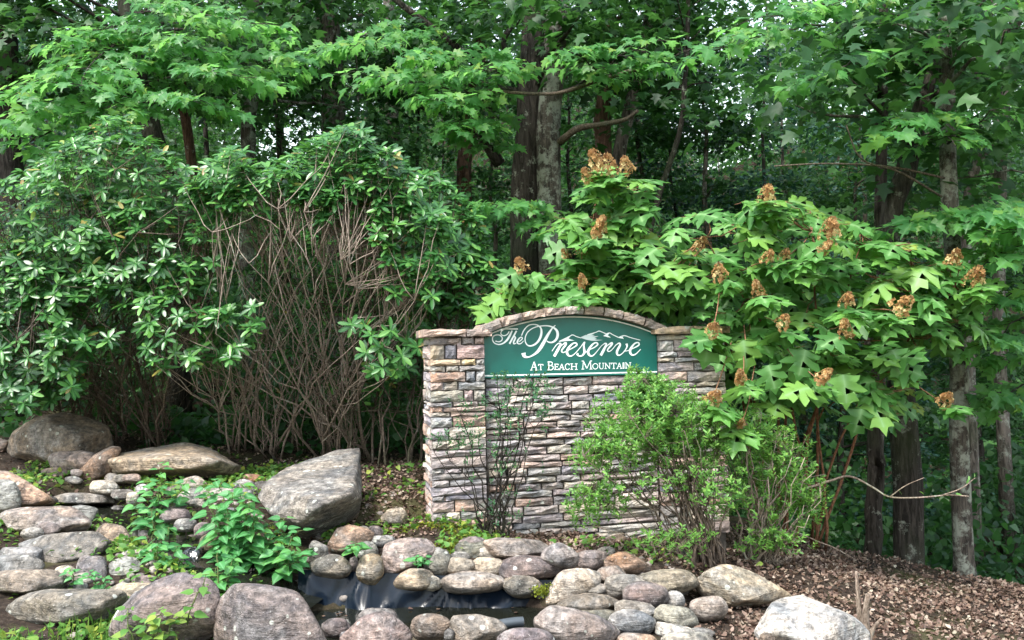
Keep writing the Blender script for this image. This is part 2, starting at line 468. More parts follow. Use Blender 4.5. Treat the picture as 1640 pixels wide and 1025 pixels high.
def water_mat():
    mt, nt, N, L, b = new_mat('dark_pond_water')
    g = N.new('ShaderNodeNewGeometry')
    n = tex(N, L, 7, 3, .5, g.outputs['Position'], .4)
    b.inputs['Base Color'].default_value = (.010, .011, .008, 1)
    b.inputs['Roughness'].default_value = .03
    b.inputs['Specular IOR Level'].default_value = .6
    bp = N.new('ShaderNodeBump'); bp.inputs['Strength'].default_value = .05; bp.inputs['Distance'].default_value = .02
    L.new(n.outputs['Fac'], bp.inputs['Height']); L.new(bp.outputs[0], b.inputs['Normal'])
    return mt
M['water'] = water_mat()

# ------------------------------------------------------------------ ground and water
def axis(lo, hi, step, far, growth=1.22):
    a = list(np.arange(lo, hi + 1e-6, step))
    s = step
    while a[-1] < far:
        s *= growth; a.append(a[-1] + s)
    s = step
    while a[0] > -far:
        s *= growth; a.insert(0, a[0] - s)
    return np.array(a)
gx, gy = axis(-5.5, 5.5, .07, 420), axis(3.6, 11.0, .07, 420)
X, Y = np.meshgrid(gx, gy)
Zg = ground(X.ravel(), Y.ravel())
Zg += .03 * np.sin(X.ravel() * 5.1 + 1.3 * np.sin(Y.ravel() * 3.7)) * np.cos(Y.ravel() * 4.3) * (np.abs(X.ravel()) < 30) * .5
V = np.stack([X.ravel(), Y.ravel(), Zg], 1)
nx, ny = len(gx), len(gy)
ii, jj = np.meshgrid(np.arange(nx - 1), np.arange(ny - 1))
a = (jj * nx + ii).ravel()
quads = np.stack([a, a + 1, a + nx + 1, a + nx], 1)
setp(link_mesh('ground', mesh_np('ground', V, quads.ravel(), np.full(len(quads), 4)), M['soil']), kind='structure')

an = np.linspace(0, 2 * math.pi, 64, endpoint=False)
pw = np.stack([POND[0] + 1.12 * np.cos(an), 5.85 + .56 * np.sin(an), np.full(64, WATER_Z)], 1)
setp(link_mesh('pond_water', mesh_np('pond_water', pw, np.arange(64), [64]), M['water']), kind='structure')
sp = poly_interp(np.array(STREAM), 40)
sp[:, 2] = np.minimum.accumulate(sp[:, 2]) - .03
t = np.gradient(sp, axis=0); t[:, 2] = 0; t /= np.linalg.norm(t, axis=1)[:, None]
nrm = np.stack([-t[:, 1], t[:, 0], 0 * t[:, 0]], 1)
sw = np.concatenate([sp + nrm * .3, sp + nrm * .1, sp - nrm * .1, sp - nrm * .3])
fs = []
for k in range(3):
    for i in range(39):
        fs += [k * 40 + i, k * 40 + i + 1, (k + 1) * 40 + i + 1, (k + 1) * 40 + i]
setp(link_mesh('stream_water', mesh_np('stream_water', sw, fs, np.full(len(fs) // 4, 4)), M['water']), kind='structure')

# ------------------------------------------------------------------ rocks
ICO = {}
def ico(k):
    if k not in ICO:
        bm = bmesh.new()
        bmesh.ops.create_icosphere(bm, subdivisions=k, radius=1)
        ICO[k] = (np.array([v.co[:] for v in bm.verts]), np.array([[v.index for v in f.verts] for f in bm.faces]))
        bm.free()
    return ICO[k]

def hull_planes(pts):
    bm = bmesh.new()
    for p in pts:
        bm.verts.new(p)
    bmesh.ops.convex_hull(bm, input=bm.verts[:])
    bm.normal_update()
    out = []
    for f in bm.faces:
        n = np.array(f.normal[:]); d = float(n @ np.array(f.verts[0].co[:]))
        if d > 1e-6 and not any(n @ q[0] > .985 for q in out):
            out.append((n, d))
    bm.free()
    return np.array([q[0] for q in out]), np.array([q[1] for q in out])

def rock_mesh(pts, sharp, lvl, rough, seed, facets=0):
    """a stone: the convex hull of pts with its edges rounded (sharp = 4 very round ... 40 crisp) and weathered"""
    pts = np.asarray(pts, float)
    c = (pts.min(0) + pts.max(0)) / 2
    q = pts - c
    n, d = hull_planes(q)
    r_ = np.random.default_rng(seed)
    if facets:                     # split faces: planes that cut a little off the hull
        fn = r_.normal(0, 1, (facets, 3)) + np.array([0, -.25, .15]); fn /= np.linalg.norm(fn, axis=1)[:, None]
        n = np.concatenate([n, fn]); d = np.concatenate([d, (q @ fn.T).max(0) * r_.uniform(.66, .93, facets)])
    v, f = ico(lvl)
    size = (q.max(0) - q.min(0))
    dirs = v * size
    dirs = dirs / np.linalg.norm(dirs, axis=1)[:, None]
    k = np.maximum(dirs @ n.T / d, 0)
    r = 1.0 / (np.sum(k ** sharp, axis=1) ** (1.0 / sharp))
    w = dirs * r[:, None]
    lo, hi = w.min(0), w.max(0)
    w = (w - (lo + hi) / 2) * (size / (hi - lo))
    s = size.mean()
    off = Vector((seed * 3.17, seed * 1.7, seed * .9))
    out = np.empty_like(w)
    for i, p in enumerate(w):
        u = Vector(p) * (2.2 / s) + off
        h = mnoise.noise(u) * .55 + mnoise.noise(u * 2.3) * .32 + (.25 - abs(mnoise.noise(u * 3.1 + off))) * .35 + mnoise.noise(u * 5.7) * .2 + (mnoise.noise(u * 12) * .12 if lvl > 3 else 0)
        out[i] = p * (1 + rough * h)
    return c, out, f

ROCKS = {'n': 0}
C_TAN, C_CREAM, C_PINK, C_PURP, C_GREY, C_DARK, C_GREEN, C_BLUE, C_ORANGE, C_WHITE, C_BROWN = (
    (.36, .30, .23), (.48, .44, .37), (.37, .295, .275), (.24, .20, .215), (.31, .305, .30), (.15, .14, .135), (.25, .26, .235),
    (.30, .31, .34), (.42, .23, .13), (.56, .54, .53), (.24, .19, .155))

def outline_of(box, tilt=0, n=14, e=2.9, jit=.08):
    x0, y0, x1, y1 = box
    gx_, gy_ = (x1 - x0) * .035, (y1 - y0) * .05
    x0, x1, y0, y1 = x0 - gx_, x1 + gx_, y0 - gy_, y1 + gy_
    cx, cy_, w, h = (x0 + x1) / 2, (y0 + y1) / 2, (x1 - x0) / 2, (y1 - y0) / 2
    o = []
    for k in range(n):
        a_ = 2 * math.pi * (k + random.uniform(-.3, .3)) / n
        ca, sa = math.cos(a_), math.sin(a_)
        rr = (abs(ca) ** e + abs(sa) ** e) ** (-1 / e) * (1 + random.uniform(-jit, jit))
        o.append((rr * ca, rr * sa))
    o = np.array(o)
    if tilt:
        t_ = R(tilt)
        asp = h / w
        q = np.stack([o[:, 0], o[:, 1] * .72], 1)
        q = np.stack([q[:, 0] * math.cos(t_) - q[:, 1] * math.sin(t_) * asp, q[:, 0] * math.sin(t_) / max(asp, .3) * .6 + q[:, 1] * math.cos(t_)], 1)
        o = q
    o = o / np.abs(o).max(0)
    return [(cx + w * p[0], cy_ + h * p[1]) for p in o]

def rock(label, outline, d, color, sharp=7, rough=.07, name='rock', depth=None, tilt=0, pts=None, facets0=False, group='stones set round the pond and stream'):
    ROCKS['n'] += 1
    if pts is None:
        if len(outline) == 4 and not isinstance(outline[0], tuple):
            outline = outline_of(outline, tilt)
        o = np.array(outline, float)
        c = (o.min(0) + o.max(0)) / 2
        w, h = (o.max(0) - o.min(0)) / F * d
        dep = depth if depth else min(max(.75 * (w + h) / 2, .6 * max(w, h)), 1.5 * min(w, h) + .12)
        wp = []
        for (x, y) in o:
            wp.append(P(x, y, d))
            j = random.uniform(.5, .8)
            x2, y2 = c[0] + (x - c[0]) * j, c[1] + (y - c[1]) * j
            lean = .16 * dep * (y2 - c[1]) / max(1, (o[:, 1].max() - c[1]))     # fronts slope back towards the top
            wp.append(P(x2, y2, d - dep * random.uniform(.36, .5) - lean))
            wp.append(P(c[0] + (x - c[0]) * .74, c[1] + (y - c[1]) * .74, d + dep * .5))
        pts = np.array(wp)
    big = max(np.ptp(np.array(proj(pts)[0])), np.ptp(np.array(proj(pts)[1])))
    sharp = sharp * 3.2 if sharp > 7.5 else sharp * 1.7
    ctr, v, f = rock_mesh(pts, sharp, 5 if big > 100 else 4 if big > 40 else 3, rough * 1.35, ROCKS['n'], 0 if facets0 else (13 if sharp > 20 else 8))
    lo = v[:, 2].min()
    base = ctr + np.array([0, 0, lo])
    v = v - np.array([0, 0, lo])
    o = link_mesh(name, mesh_np(name, v, f.ravel(), np.full(len(f), 3)), M['rock'], None, base)
    j = random.uniform(.92, 1.08)
    g_ = sum(color) / 3
    o.color = (*[min(1, (x * .82 + g_ * .18) * j * (.62 if g_ < .40 else .82)) for x in color], 1)
    return setp(o, label, 'boulder' if name == 'boulder' else 'rock', group)

def c2(*p):   # zoom crops of the photograph, in which the stones were measured
    return [(x / 2.662, 640 + y / 2.662) for x, y in p]
def c3(*p):
    return [(380 + x / 2.971, 680 + y / 2.971) for x, y in p]
def c4(*p):
    return [(800 + x / 3.727, 780 + y / 3.727) for x, y in p]
def b2(x0, y0, x1, y1):
    return (x0 / 2.662, 640 + y0 / 2.662, x1 / 2.662, 640 + y1 / 2.662)
def b3(x0, y0, x1, y1):
    return (380 + x0 / 2.971, 680 + y0 / 2.971, 380 + x1 / 2.971, 680 + y1 / 2.971)
def b4(x0, y0, x1, y1):
    return (800 + x0 / 3.727, 780 + y0 / 3.727, 800 + x1 / 3.727, 780 + y1 / 3.727)

# the stream's bank
rock('big brown boulder under the rhododendron, highest stone of the stream bank', c2((0, 222), (40, 160), (150, 80), (260, 55), (370, 70), (455, 100), (470, 200), (440, 235), (350, 255), (200, 285), (120, 245), (30, 235)), 9.0, (.30, .24, .185), 14, .07, 'boulder')
rock('small pinkish rock cut by the photo edge beside the highest brown boulder', b2(-60, 165, 42, 225), 9.2, C_PINK)
rock('flat rounded pinkish-brown rock just below the highest brown boulder', b2(205, 220, 425, 312), 8.5, C_PINK, 6)
rock('slanting rust-brown wedge of rock leaning on the long tan slab', c2((335, 312), (400, 250), (470, 205), (520, 200), (505, 240), (470, 312), (380, 350)), 8.35, (.33, .22, .16), 16, .06)
rock('long tan ledge slab with a dark overhanging edge below the rhododendron', None, 8.4, (.45, .37, .285), 22, .06, 'boulder',
     pts=[P(x / 2.662, 640 + y / 2.662, d) for x, y, d in ((465, 255, 8.3), (480, 232, 8.5), (600, 222, 8.7), (700, 202, 8.8), (780, 183, 8.9), (860, 203, 8.9), (935, 255, 8.6), (1025, 318, 8.4),
          (470, 285, 8.15), (640, 275, 8.0), (760, 258, 7.95), (900, 258, 8.05), (480, 305, 8.5), (640, 322, 8.55), (800, 338, 8.55), (960, 334, 8.5), (600, 318, 9.0), (900, 325, 9.0), (760, 208, 8.6), (880, 228, 8.5))])
rock('banded orange and white boulder behind the small grey round stone', c2((-90, 330), (0, 300), (100, 310), (160, 350), (220, 400), (248, 452), (150, 470), (-60, 470)), 7.5, (.55, .37, .27), 9, .06, 'boulder')
rock('rounded blue-grey stone resting in front of the banded orange boulder', b2(-60, 345, 92, 478), 7.15, (.27, .29, .29), 7)
rock('wide pinkish-tan boulder with a brown broken end below the banded boulder', c2((-40, 490), (0, 478), (120, 458), (300, 452), (350, 490), (384, 532), (340, 575), (100, 575), (-40, 560)), 6.9, (.38, .31, .28), 12, .06, 'boulder')
rock('dark pointed grey boulder with a flat lit top beside the stream', c2((85, 612), (200, 575), (400, 560), (470, 600), (482, 640), (350, 705), (230, 730), (170, 690), (100, 660)), 6.4, (.21, .20, .19), 20, .06, 'boulder')
rock('tan egg-shaped stone at the edge of the stream behind the dark pointed boulder', b2(400, 530, 567, 632), 6.75, (.40, .30, .22), 6, tilt=12)
rock('thin flat cream stone under the tan egg-shaped stone', b2(485, 622, 598, 662), 6.55, C_CREAM, 7)
rock('wide pale flat rock behind the pale cream oval stone', b2(500, 640, 695, 750), 6.3, (.47, .43, .37), 8)
rock('pale cream oval stone between purple-grey stone and leafy plants', b2(458, 672, 610, 792), 6.05, (.47, .44, .38), 6)
rock('rounded purple-grey stone beside the pale cream oval stone', b2(318, 665, 462, 805), 6.0, (.27, .235, .24), 6)
rock('flat blue-grey slab beneath the dark pointed boulder', b2(-20, 628, 187, 696), 6.25, C_BLUE, 12)
rock('flat grey slab touching the photo edge below the blue-grey slab', b2(-70, 662, 182, 748), 6.0, C_GREY, 12)
rock('low brown-grey slab above the long mossy rock', b2(-60, 722, 274, 824), 5.75, (.27, .235, .21), 12, name='rock')
rock('little cream stone wedged beside the purple-grey rounded stone', b2(232, 708, 328, 776), 5.95, C_CREAM, 6)
rock('small purple-grey lump on top of the wide pinkish-tan boulder', b2(165, 522, 257, 585), 6.6, (.25, .22, .23), 8)
rock('small flat grey stone beside the purple-grey lump', b2(88, 545, 192, 602), 6.5, C_GREY, 8)
rock('long weathered grey-brown rock with green lichen above the weeds', c2((28, 885), (80, 838), (180, 803), (320, 813), (450, 808), (510, 848), (532, 885), (440, 935), (300, 960), (120, 960), (40, 925)), 5.4, (.24, .225, .20), 11, .07, 'boulder')
rock('large purple boulder with a sloping ridge at the bottom edge', c2((455, 1010), (500, 920), (560, 850), (650, 780), (760, 738), (830, 755), (880, 790), (955, 810), (962, 850), (930, 930), (925, 1010), (700, 1090), (480, 1080)), 5.05, (.235, .195, .20), 9, .08, 'boulder')
rock('pale tan flat stone tucked behind the large ridged purple boulder', b2(470, 782, 705, 866), 5.7, (.45, .38, .28), 7)
for lab, bx, d, cl in (
    ('small brown pebble under the middle of the long tan slab', (445, 315, 508, 355), 8.15, C_BROWN),
    ('tan pebble second in the row beneath the long tan slab', (478, 320, 542, 357), 8.1, C_TAN),
    ('pinkish pebble third in the row beneath the long tan slab', (525, 318, 604, 356), 8.05, C_PINK),
    ('cream oval stone by the upper pool of the stream', (385, 345, 508, 402), 7.95, C_CREAM),
    ('dark brown flat stone under the pinkish-brown rounded rock', (185, 290, 298, 334), 8.4, C_BROWN),
    ('greyish stone on the moss below the dark brown flat stone', (272, 328, 352, 364), 8.2, C_GREY),
    ('small grey-pink stone at the foot of the rust-brown wedge', (303, 298, 352, 332), 8.25, C_PINK),
    ('white-grey pebble beside the leafy plant under the tan slab', (578, 360, 642, 402), 7.8, C_WHITE),
    ('brown flattened stone at the upper pool end', (468, 382, 568, 428), 7.75, C_BROWN),
    ('pale upright stone leaning over the upper pool', (540, 395, 592, 455), 7.6, C_CREAM),
    ('dark flat stone half behind the leafy plants', (662, 428, 794, 476), 7.2, C_DARK),
    ('purple-grey flat stone below the dark flat one behind the plants', (680, 466, 808, 524), 7.0, C_PURP),
    ('broad smooth grey slab behind the leafy plants', (745, 375, 1095, 488), 7.5, (.33, .32, .32)),
    ('tan speckled stone on the broad grey slab', (768, 328, 885, 384), 7.9, C_TAN),
    ('light blue-grey stone beside the big tilted slab', (988, 342, 1095, 412), 7.75, C_BLUE),
    ('grey stone between the plants and the little waterfall', (742, 508, 836, 562), 6.8, C_GREY),
    ('purple-brown stone over the little waterfall', (826, 526, 905, 596), 6.7, C_PURP),
    ('mossy brown stone beside the little waterfall', (850, 578, 925, 660), 6.55, (.17, .15, .09)),
    ('flat rusty orange stone under the rhododendron stems', (1028, 318, 1114, 358), 8.1, (.34, .17, .10)),
    ('small dark stone by the flat rusty orange stone', (1083, 350, 1125, 392), 7.9, C_DARK)):
    rock(lab, b2(*bx), d, cl, 7, .07)
xx = b2(235, 398, 472, 446)
rock('long thin grey slab like a plank at the upper pool', xx, 7.95, (.27, .25, .23), 20, .04, depth=.25)

# the big tilted slab
S3 = lambda x, y, d: P(380 + x / 2.971, 680 + y / 2.971, d)
rock('huge tilted grey slab with a dark underside standing by the sign', None, 7, (.27, .26, .255), 34, .045, 'boulder', facets0=True,
     pts=[S3(90, 345, 7.0), S3(190, 270, 7.35), S3(242, 203, 7.6), S3(330, 170, 7.75), S3(520, 108, 7.95), S3(586, 108, 7.9), S3(300, 478, 6.5), S3(368, 412, 6.42),
          S3(545, 335, 6.55), S3(150, 425, 6.75), S3(578, 440, 7.35), S3(470, 485, 7.25), S3(395, 562, 7.1), S3(330, 567, 7.05), S3(200, 470, 7.7), S3(565, 430, 7.9), S3(592, 135, 7.85)])
rock('rust-streaked brown rock at the foot of the huge tilted slab', c3((428, 548), (470, 495), (530, 476), (600, 490), (655, 525), (642, 560), (560, 598), (490, 625), (440, 600)), 6.6, (.33, .225, .165), 14, .06)
rock('dark grey rounded stone between the leafy plants and the rust-streaked rock', b3(340, 553, 432, 672), 6.5, (.17, .165, .16), 7)
rock('long rounded brown-grey stone lying on the pond liner', b3(343, 623, 538, 745), 6.32, (.26, .23, .19), 6, tilt=-10)
rock('narrow little purple stone beside the yellow-tan stone', b3(533, 628, 578, 708), 6.4, C_PURP)
rock('smooth grey-green stone above the yellow-tan stone', b3(572, 558, 670, 645), 6.52, (.25, .265, .25), 5)
rock('yellow-tan upright stone hanging over the black liner', c3((563, 690), (570, 640), (610, 618), (660, 612), (688, 640), (690, 690), (697, 735), (660, 768), (610, 762), (575, 735)), 6.28, (.44, .31, .14), 7)
rock('large pink-purple stone above the pond with a pale face', c3((686, 650), (700, 590), (760, 560), (860, 533), (922, 553), (952, 580), (912, 642), (840, 668), (740, 716), (690, 695)), 6.45, (.36, .29, .275), 10, .06, 'boulder')
rock('upright grey-green egg-shaped stone beside the large pink-purple stone', b3(887, 588, 1018, 718), 6.42, (.25, .255, .235), 5)
rock('low tan rounded stone under the large pink-purple stone', b3(748, 688, 938, 788), 6.27, (.42, .35, .27), 6)
rock('small cream stone beside the low tan rounded stone', b3(883, 722, 975, 790), 6.24, C_CREAM, 6)
rock('long flat pinkish stone lowest in the row over the liner', b3(965, 698, 1272, 800), 6.25, (.38, .32, .28), 7)
rock('grey oval stone on the long flat pinkish stone', b3(993, 632, 1128, 714), 6.4, (.31, .285, .25), 5)
rock('cream oval stone next to the long purple stone of the row', b3(1112, 633, 1266, 724), 6.4, (.46, .40, .33), 6, tilt=8)
rock('mossy grey-green stone in the top row by the sparse shrub', b3(1038, 548, 1215, 645), 6.62, (.27, .27, .215), 8)
rock('pale boulder standing by the sign pillar', b3(680, 395, 805, 480), 7.15, (.42, .37, .31), 9)
rock('light grey stone behind the large pink-purple stone', b3(672, 528, 754, 595), 6.75, C_GREY, 7)
rock('small cream stone at the rust-streaked rock top', b3(572, 484, 628, 520), 6.8, C_CREAM)
rock('small pinkish grey stone beside the light grey stone', b3(622, 483, 693, 534), 6.82, C_PINK)
rock('tan and pinkish stone in the top row before the sign base', b4(-105, 303, 298, 428), 6.58, (.39, .32, .28), 8, .06)
rock('long dark purple stone spanning two stones of the row', b4(-15, 408, 365, 545), 6.38, (.225, .175, .175), 6)
rock('lavender-grey stone with a notch lying on the long purple stone', c4((243, 450), (265, 390), (320, 335), (400, 370), (475, 440), (470, 480), (400, 492), (300, 490)), 6.3, (.32, .30, .32), 8, .06)
rock('purple-grey round stone beside the orange-brown stone', b4(470, 372, 636, 500), 6.5, (.26, .225, .235), 6)
rock('small grey stone peeking out above the orange-brown stone', b4(588, 353, 692, 424), 6.75, C_GREY)
rock('orange-brown pointed stone at the right end of the row by the azalea', c4((618, 462), (640, 420), (720, 378), (790, 420), (912, 492), (860, 518), (720, 526), (640, 505)), 6.4, (.34, .20, .12), 9)
rock('brown stone below the orange-brown pointed stone', b4(575, 473, 750, 580), 6.2, (.28, .20, .15), 8)
rock('big cream boulder with a pinkish face at the end of the pond', c4((272, 705), (340, 590), (370, 500), (490, 478), (600, 498), (612, 520), (580, 590), (500, 640), (440, 690), (330, 720)), 6.05, (.50, .42, .34), 11, .06, 'boulder')
rock('grey wedge-shaped stone in front of the brown stone', c4((618, 562), (640, 518), (872, 528), (842, 592), (740, 665), (720, 672), (625, 648)), 6.0, (.31, .30, .29), 14)
rock('olive-grey cigar-shaped stone on top of the heap', b4(812, 493, 1190, 635), 6.1, (.27, .25, .205), 6, tilt=-4)
rock('purple-brown round stone in the middle of the heap', b4(738, 568, 1004, 734), 5.85, (.235, .175, .175), 6)
rock('small grey stone wedged under the big cream boulder', b4(498, 578, 630, 646), 6.0, C_GREY)
rock('long brown-grey stone with a dark end at the pond edge', c4((328, 715), (420, 655), (520, 630), (650, 640), (728, 690), (700, 740), (560, 755), (400, 756)), 5.8, (.28, .235, .19), 8)
rock('dark flat-faced stone above the water at the pond end', b4(16, 528, 262, 655), 6.22, (.24, .215, .18), 6)
rock('flat olive stone under the long brown-grey stone', b4(415, 728, 724, 828), 5.7, (.28, .26, .20), 9)
rock('striped grey stone lying on the blue-grey egg', b4(686, 673, 934, 788), 5.65, (.26, .24, .22), 9)
rock('large purple boulder with a white chipped end beside the hose', c4((203, 795), (240, 713), (300, 708), (450, 768), (560, 778), (650, 838), (720, 940), (600, 990), (320, 980), (230, 880)), 5.25, (.27, .225, .22), 8, .06, 'boulder')
rock('light blue-grey egg-shaped stone in front of the striped grey stone', b4(655, 733, 934, 900), 5.45, (.33, .335, .35), 5, tilt=-6)
rock('grey-green rounded stone with a pale top in the heap', b4(918, 708, 1198, 856), 5.6, (.31, .315, .28), 7, tilt=6)
rock('light grey stone between purple-brown stone and ground', b4(982, 622, 1108, 732), 5.9, (.40, .395, .39), 7)
rock('pale wedge-like stone under the grey-green rounded stone', c4((928, 880), (935, 800), (1050, 820), (1150, 850), (1192, 872), (1150, 900), (980, 905)), 5.4, (.43, .41, .38), 12)
rock('pale oval stone cut off by the bottom edge in the heap', b4(970, 862, 1275, 985), 5.15, (.40, .40, .37), 6)
rock('tan stone at the bottom edge beside the pale oval', b4(698, 878, 935, 985), 5.2, (.40, .28, .20), 7)
rock('round purple stone at the bottom edge beside the hose', b4(-10, 838, 325, 1000), 4.95, (.25, .205, .23), 6)
rock('big tan boulder lying on the leaf litter', [(1108, 913), (1125, 904), (1160, 901), (1197, 917), (1233, 925), (1270, 950), (1262, 965), (1213, 974), (1165, 974), (1128, 950)], 6.2, (.47, .39, .28), 11, .06, 'boulder')
rock('round pinkish-tan stone in front of the big tan boulder', b4(1142, 648, 1370, 806), 5.75, (.40, .32, .27), 6)
rock('small pink stone among leaves behind the azalea', b4(1446, 350, 1512, 402), 7.3, (.42, .30, .24))
# front bank of the pond
rock('broad purple boulder with a humped top beside the pond water', [(342, 990), (366, 940), (387, 930), (407, 939), (431, 934), (457, 950), (494, 973), (521, 1003), (542, 1035), (545, 1075), (342, 1075)], 4.95, (.25, .21, .215), 8, .075, 'boulder')
rock('dark purple stone half hidden behind the humped purple boulder', b3(398, 922, 540, 1020), 5.4, (.20, .16, .17), 7)
rock('speckled purple boulder with a pale lichen disc at the bottom edge', c3((490, 1015), (560, 960), (610, 903), (680, 888), (750, 918), (822, 970), (836, 1050), (700, 1100), (520, 1090)), 5.05, (.31, .235, .235), 8, .06, 'boulder')
rock('brown rounded stone between the speckled boulder and the tan-topped one', b3(828, 903, 1008, 1030), 5.3, (.265, .215, .185), 6)
rock('tan-topped grey boulder at the water with flattened facets', c3((1003, 965), (1050, 908), (1150, 902), (1250, 928), (1284, 962), (1250, 1010), (1200, 1040), (1100, 1050), (1015, 1020)), 5.2, (.32, .27, .225), 13, .055, 'boulder')
rock('dark wet stone in the water behind the speckled boulder', b3(568, 874, 758, 955), 5.65, (.17, .145, .14), 6)
rock('small purple pebble before the dark purple stone', b3(488, 985, 548, 1040), 5.1, C_PURP)
rock('small dark pebble beside the tan-topped grey boulder', b3(984, 972, 1034, 1035), 5.15, C_DARK)
S5 = lambda x, y, d: P(1160 + x / 3.417, 780 + y / 3.417, d)
rock('big white-grey angular boulder with a shaded broken face on the leaf litter', None, 5.3, (.50, .49, .485), 30, .05, 'boulder',
     pts=[S5(158, 800, 5.2), S5(168, 680, 5.35), S5(208, 572, 5.5), S5(265, 556, 5.55), S5(322, 590, 5.5), S5(392, 578, 5.6), S5(500, 638, 5.55), S5(662, 690, 5.5), S5(748, 770, 5.4), S5(748, 900, 5.35),
          S5(285, 760, 5.0), S5(362, 742, 4.98), S5(550, 692, 5.05), S5(590, 690, 5.1), S5(400, 930, 5.0), S5(270, 900, 5.0), S5(200, 840, 5.1), S5(600, 930, 5.05), S5(300, 900, 5.8), S5(650, 900, 5.8)])
rock('little brown stone at the foot of the white-grey angular boulder', (1216, 1014, 1242, 1040), 5.0, C_BROWN)

# small stones that fill the gaps
for (x0, x1, y0, y1, n) in ((0, 500, 745, 960, 30), (380, 640, 850, 960, 12), (880, 1240, 930, 1020, 24), (640, 1080, 868, 900, 10)):
    for k in range(n):
        px, py = random.uniform(x0, x1), random.uniform(y0, y1)
        q = hit(px, py)
        dd = float(proj(q[None])[2][0])
        if q[2] < WATER_Z + .03: continue
        w = random.uniform(10, 24); h = w * random.uniform(.4, .7)
        rock('small grey-brown stone filling a gap between the larger stones', (px - w, py - h * 1.1, px + w, py + h * .7), dd, random.choice((C_GREY, C_BROWN, C_PURP, C_DARK, C_DARK, C_GREEN)), 9, .09, 'fill_stone', group='small stones filling the gaps')

# ------------------------------------------------------------------ sign wall
TH = R(12)
WD = np.array([math.cos(TH), math.sin(TH), 0.0])          # along the wall
WN = np.array([math.sin(TH), -math.cos(TH), 0.0])         # towards the viewer
p0 = P(690, 690, 7.1)
W0 = np.array([p0[0], p0[1], 0.0])
def W(s, z, out=0.0):
    return W0 + WD * s + WN * out + np.array([0, 0, z])
S_L, S_R, S_W = .459, 1.985, 2.60
sign = empty('entrance_sign', W(S_W / 2, 0), 'stone entrance wall with two pillars and an arched green name board', 'sign')
SB = np.array(sign.location)
PAL = [tuple(np.array(c_) * (.95, .97, 1.04)) for c_ in [(.42, .37, .34), (.38, .32, .31), (.37, .33, .33), (.44, .40, .34), (.35, .35, .35), (.28, .28, .30), (.41, .33, .30), (.46, .33, .27), (.38, .37, .35), (.32, .30, .33), (.48, .45, .40), (.42, .38, .37), (.24, .23, .23)]]
def block(s0, s1, z0, z1, front, dep, bump=.012, color=None, name='stone', face='front', nx=5, ny=4):
    """one rough-faced wall stone; face 'front' along the wall or 'side' on the pillar's flank"""
    w, h = s1 - s0, z1 - z0
    us, vs2 = np.linspace(0, 1, nx), np.linspace(0, 1, ny)
    g = []
    lob = rng.normal(0, bump, (ny, nx))
    sag0, sag1 = rng.normal(0, .0035, nx), rng.normal(0, .0045, nx)
    for j in range(ny):
        for i in range(nx):
            e = (i in (0, nx - 1)) or (j in (0, ny - 1))
            cx_ = .004 if i == 0 else (-.004 if i == nx - 1 else rng.normal(0, .05) * w / nx)
            cz_ = sag0[i] + .003 if j == 0 else (sag1[i] - .003 if j == ny - 1 else rng.normal(0, .004))
            o_ = -.010 + lob[j, i] * .5 if e else lob[j, i] * 1.1 + .004
            g.append((s0 + us[i] * w + cx_, z0 + vs2[j] * h + cz_, front + o_))
    ring = [(j, i) for j, i in ([(0, i) for i in range(nx)] + [(j, nx - 1) for j in range(1, ny)] + [(ny - 1, i) for i in range(nx - 2, -1, -1)] + [(j, 0) for j in range(ny - 2, 0, -1)])]
    k = len(g)
    for j, i in ring:
        a_ = g[j * nx + i]
        g.append((a_[0], a_[1], front - dep))
    fs = []
    for j in range(ny - 1):
        for i in range(nx - 1):
            q = j * nx + i
            fs.append((q, q + 1, q + nx + 1, q + nx))
    for r_ in range(len(ring)):
        r2 = (r_ + 1) % len(ring)
        qa, qb = ring[r_][0] * nx + ring[r_][1], ring[r2][0] * nx + ring[r2][1]
        fs.append((qb, qa, k + r_, k + r2))
    g = np.array(g)
    if face == 'front':
        wp = W0 + g[:, :1] * WD + g[:, 2:] * WN + g[:, 1:2] * np.array([0, 0, 1.0])
    else:   # g[:,0] runs from the front edge backwards, g[:,2] points out of the left flank
        wp = W0 - g[:, :1] * WN - g[:, 2:] * WD + g[:, 1:2] * np.array([0, 0, 1.0])
        fs = [f[::-1] for f in fs]
        fs = [f[::-1] for f in fs]
    c = wp.mean(0)
    flat = [i for f in fs for i in f]
    o = link_mesh(name, mesh_np(name, wp - c, flat, np.full(len(fs), 4), False), M['wall_stone'], sign, c - SB)
    cc = color or random.choice(PAL)
    j_ = random.uniform(.85, 1.18)
    o.color = (*[x * j_ for x in cc], 1)
    return o

def split(s0, s1, wmin, wmax):
    out = [s0]
    while out[-1] < s1 - wmin * .6:
        out.append(out[-1] + random.uniform(wmin, wmax))
    if s1 - out[-2] > wmax * 1.2 or len(out) < 3:
        out[-1] = s1
    else:
        out = out[:-1]; out[-1] = s1
    if len(out) < 2: out = [s0, s1]
    out[-1] = s1
    return out

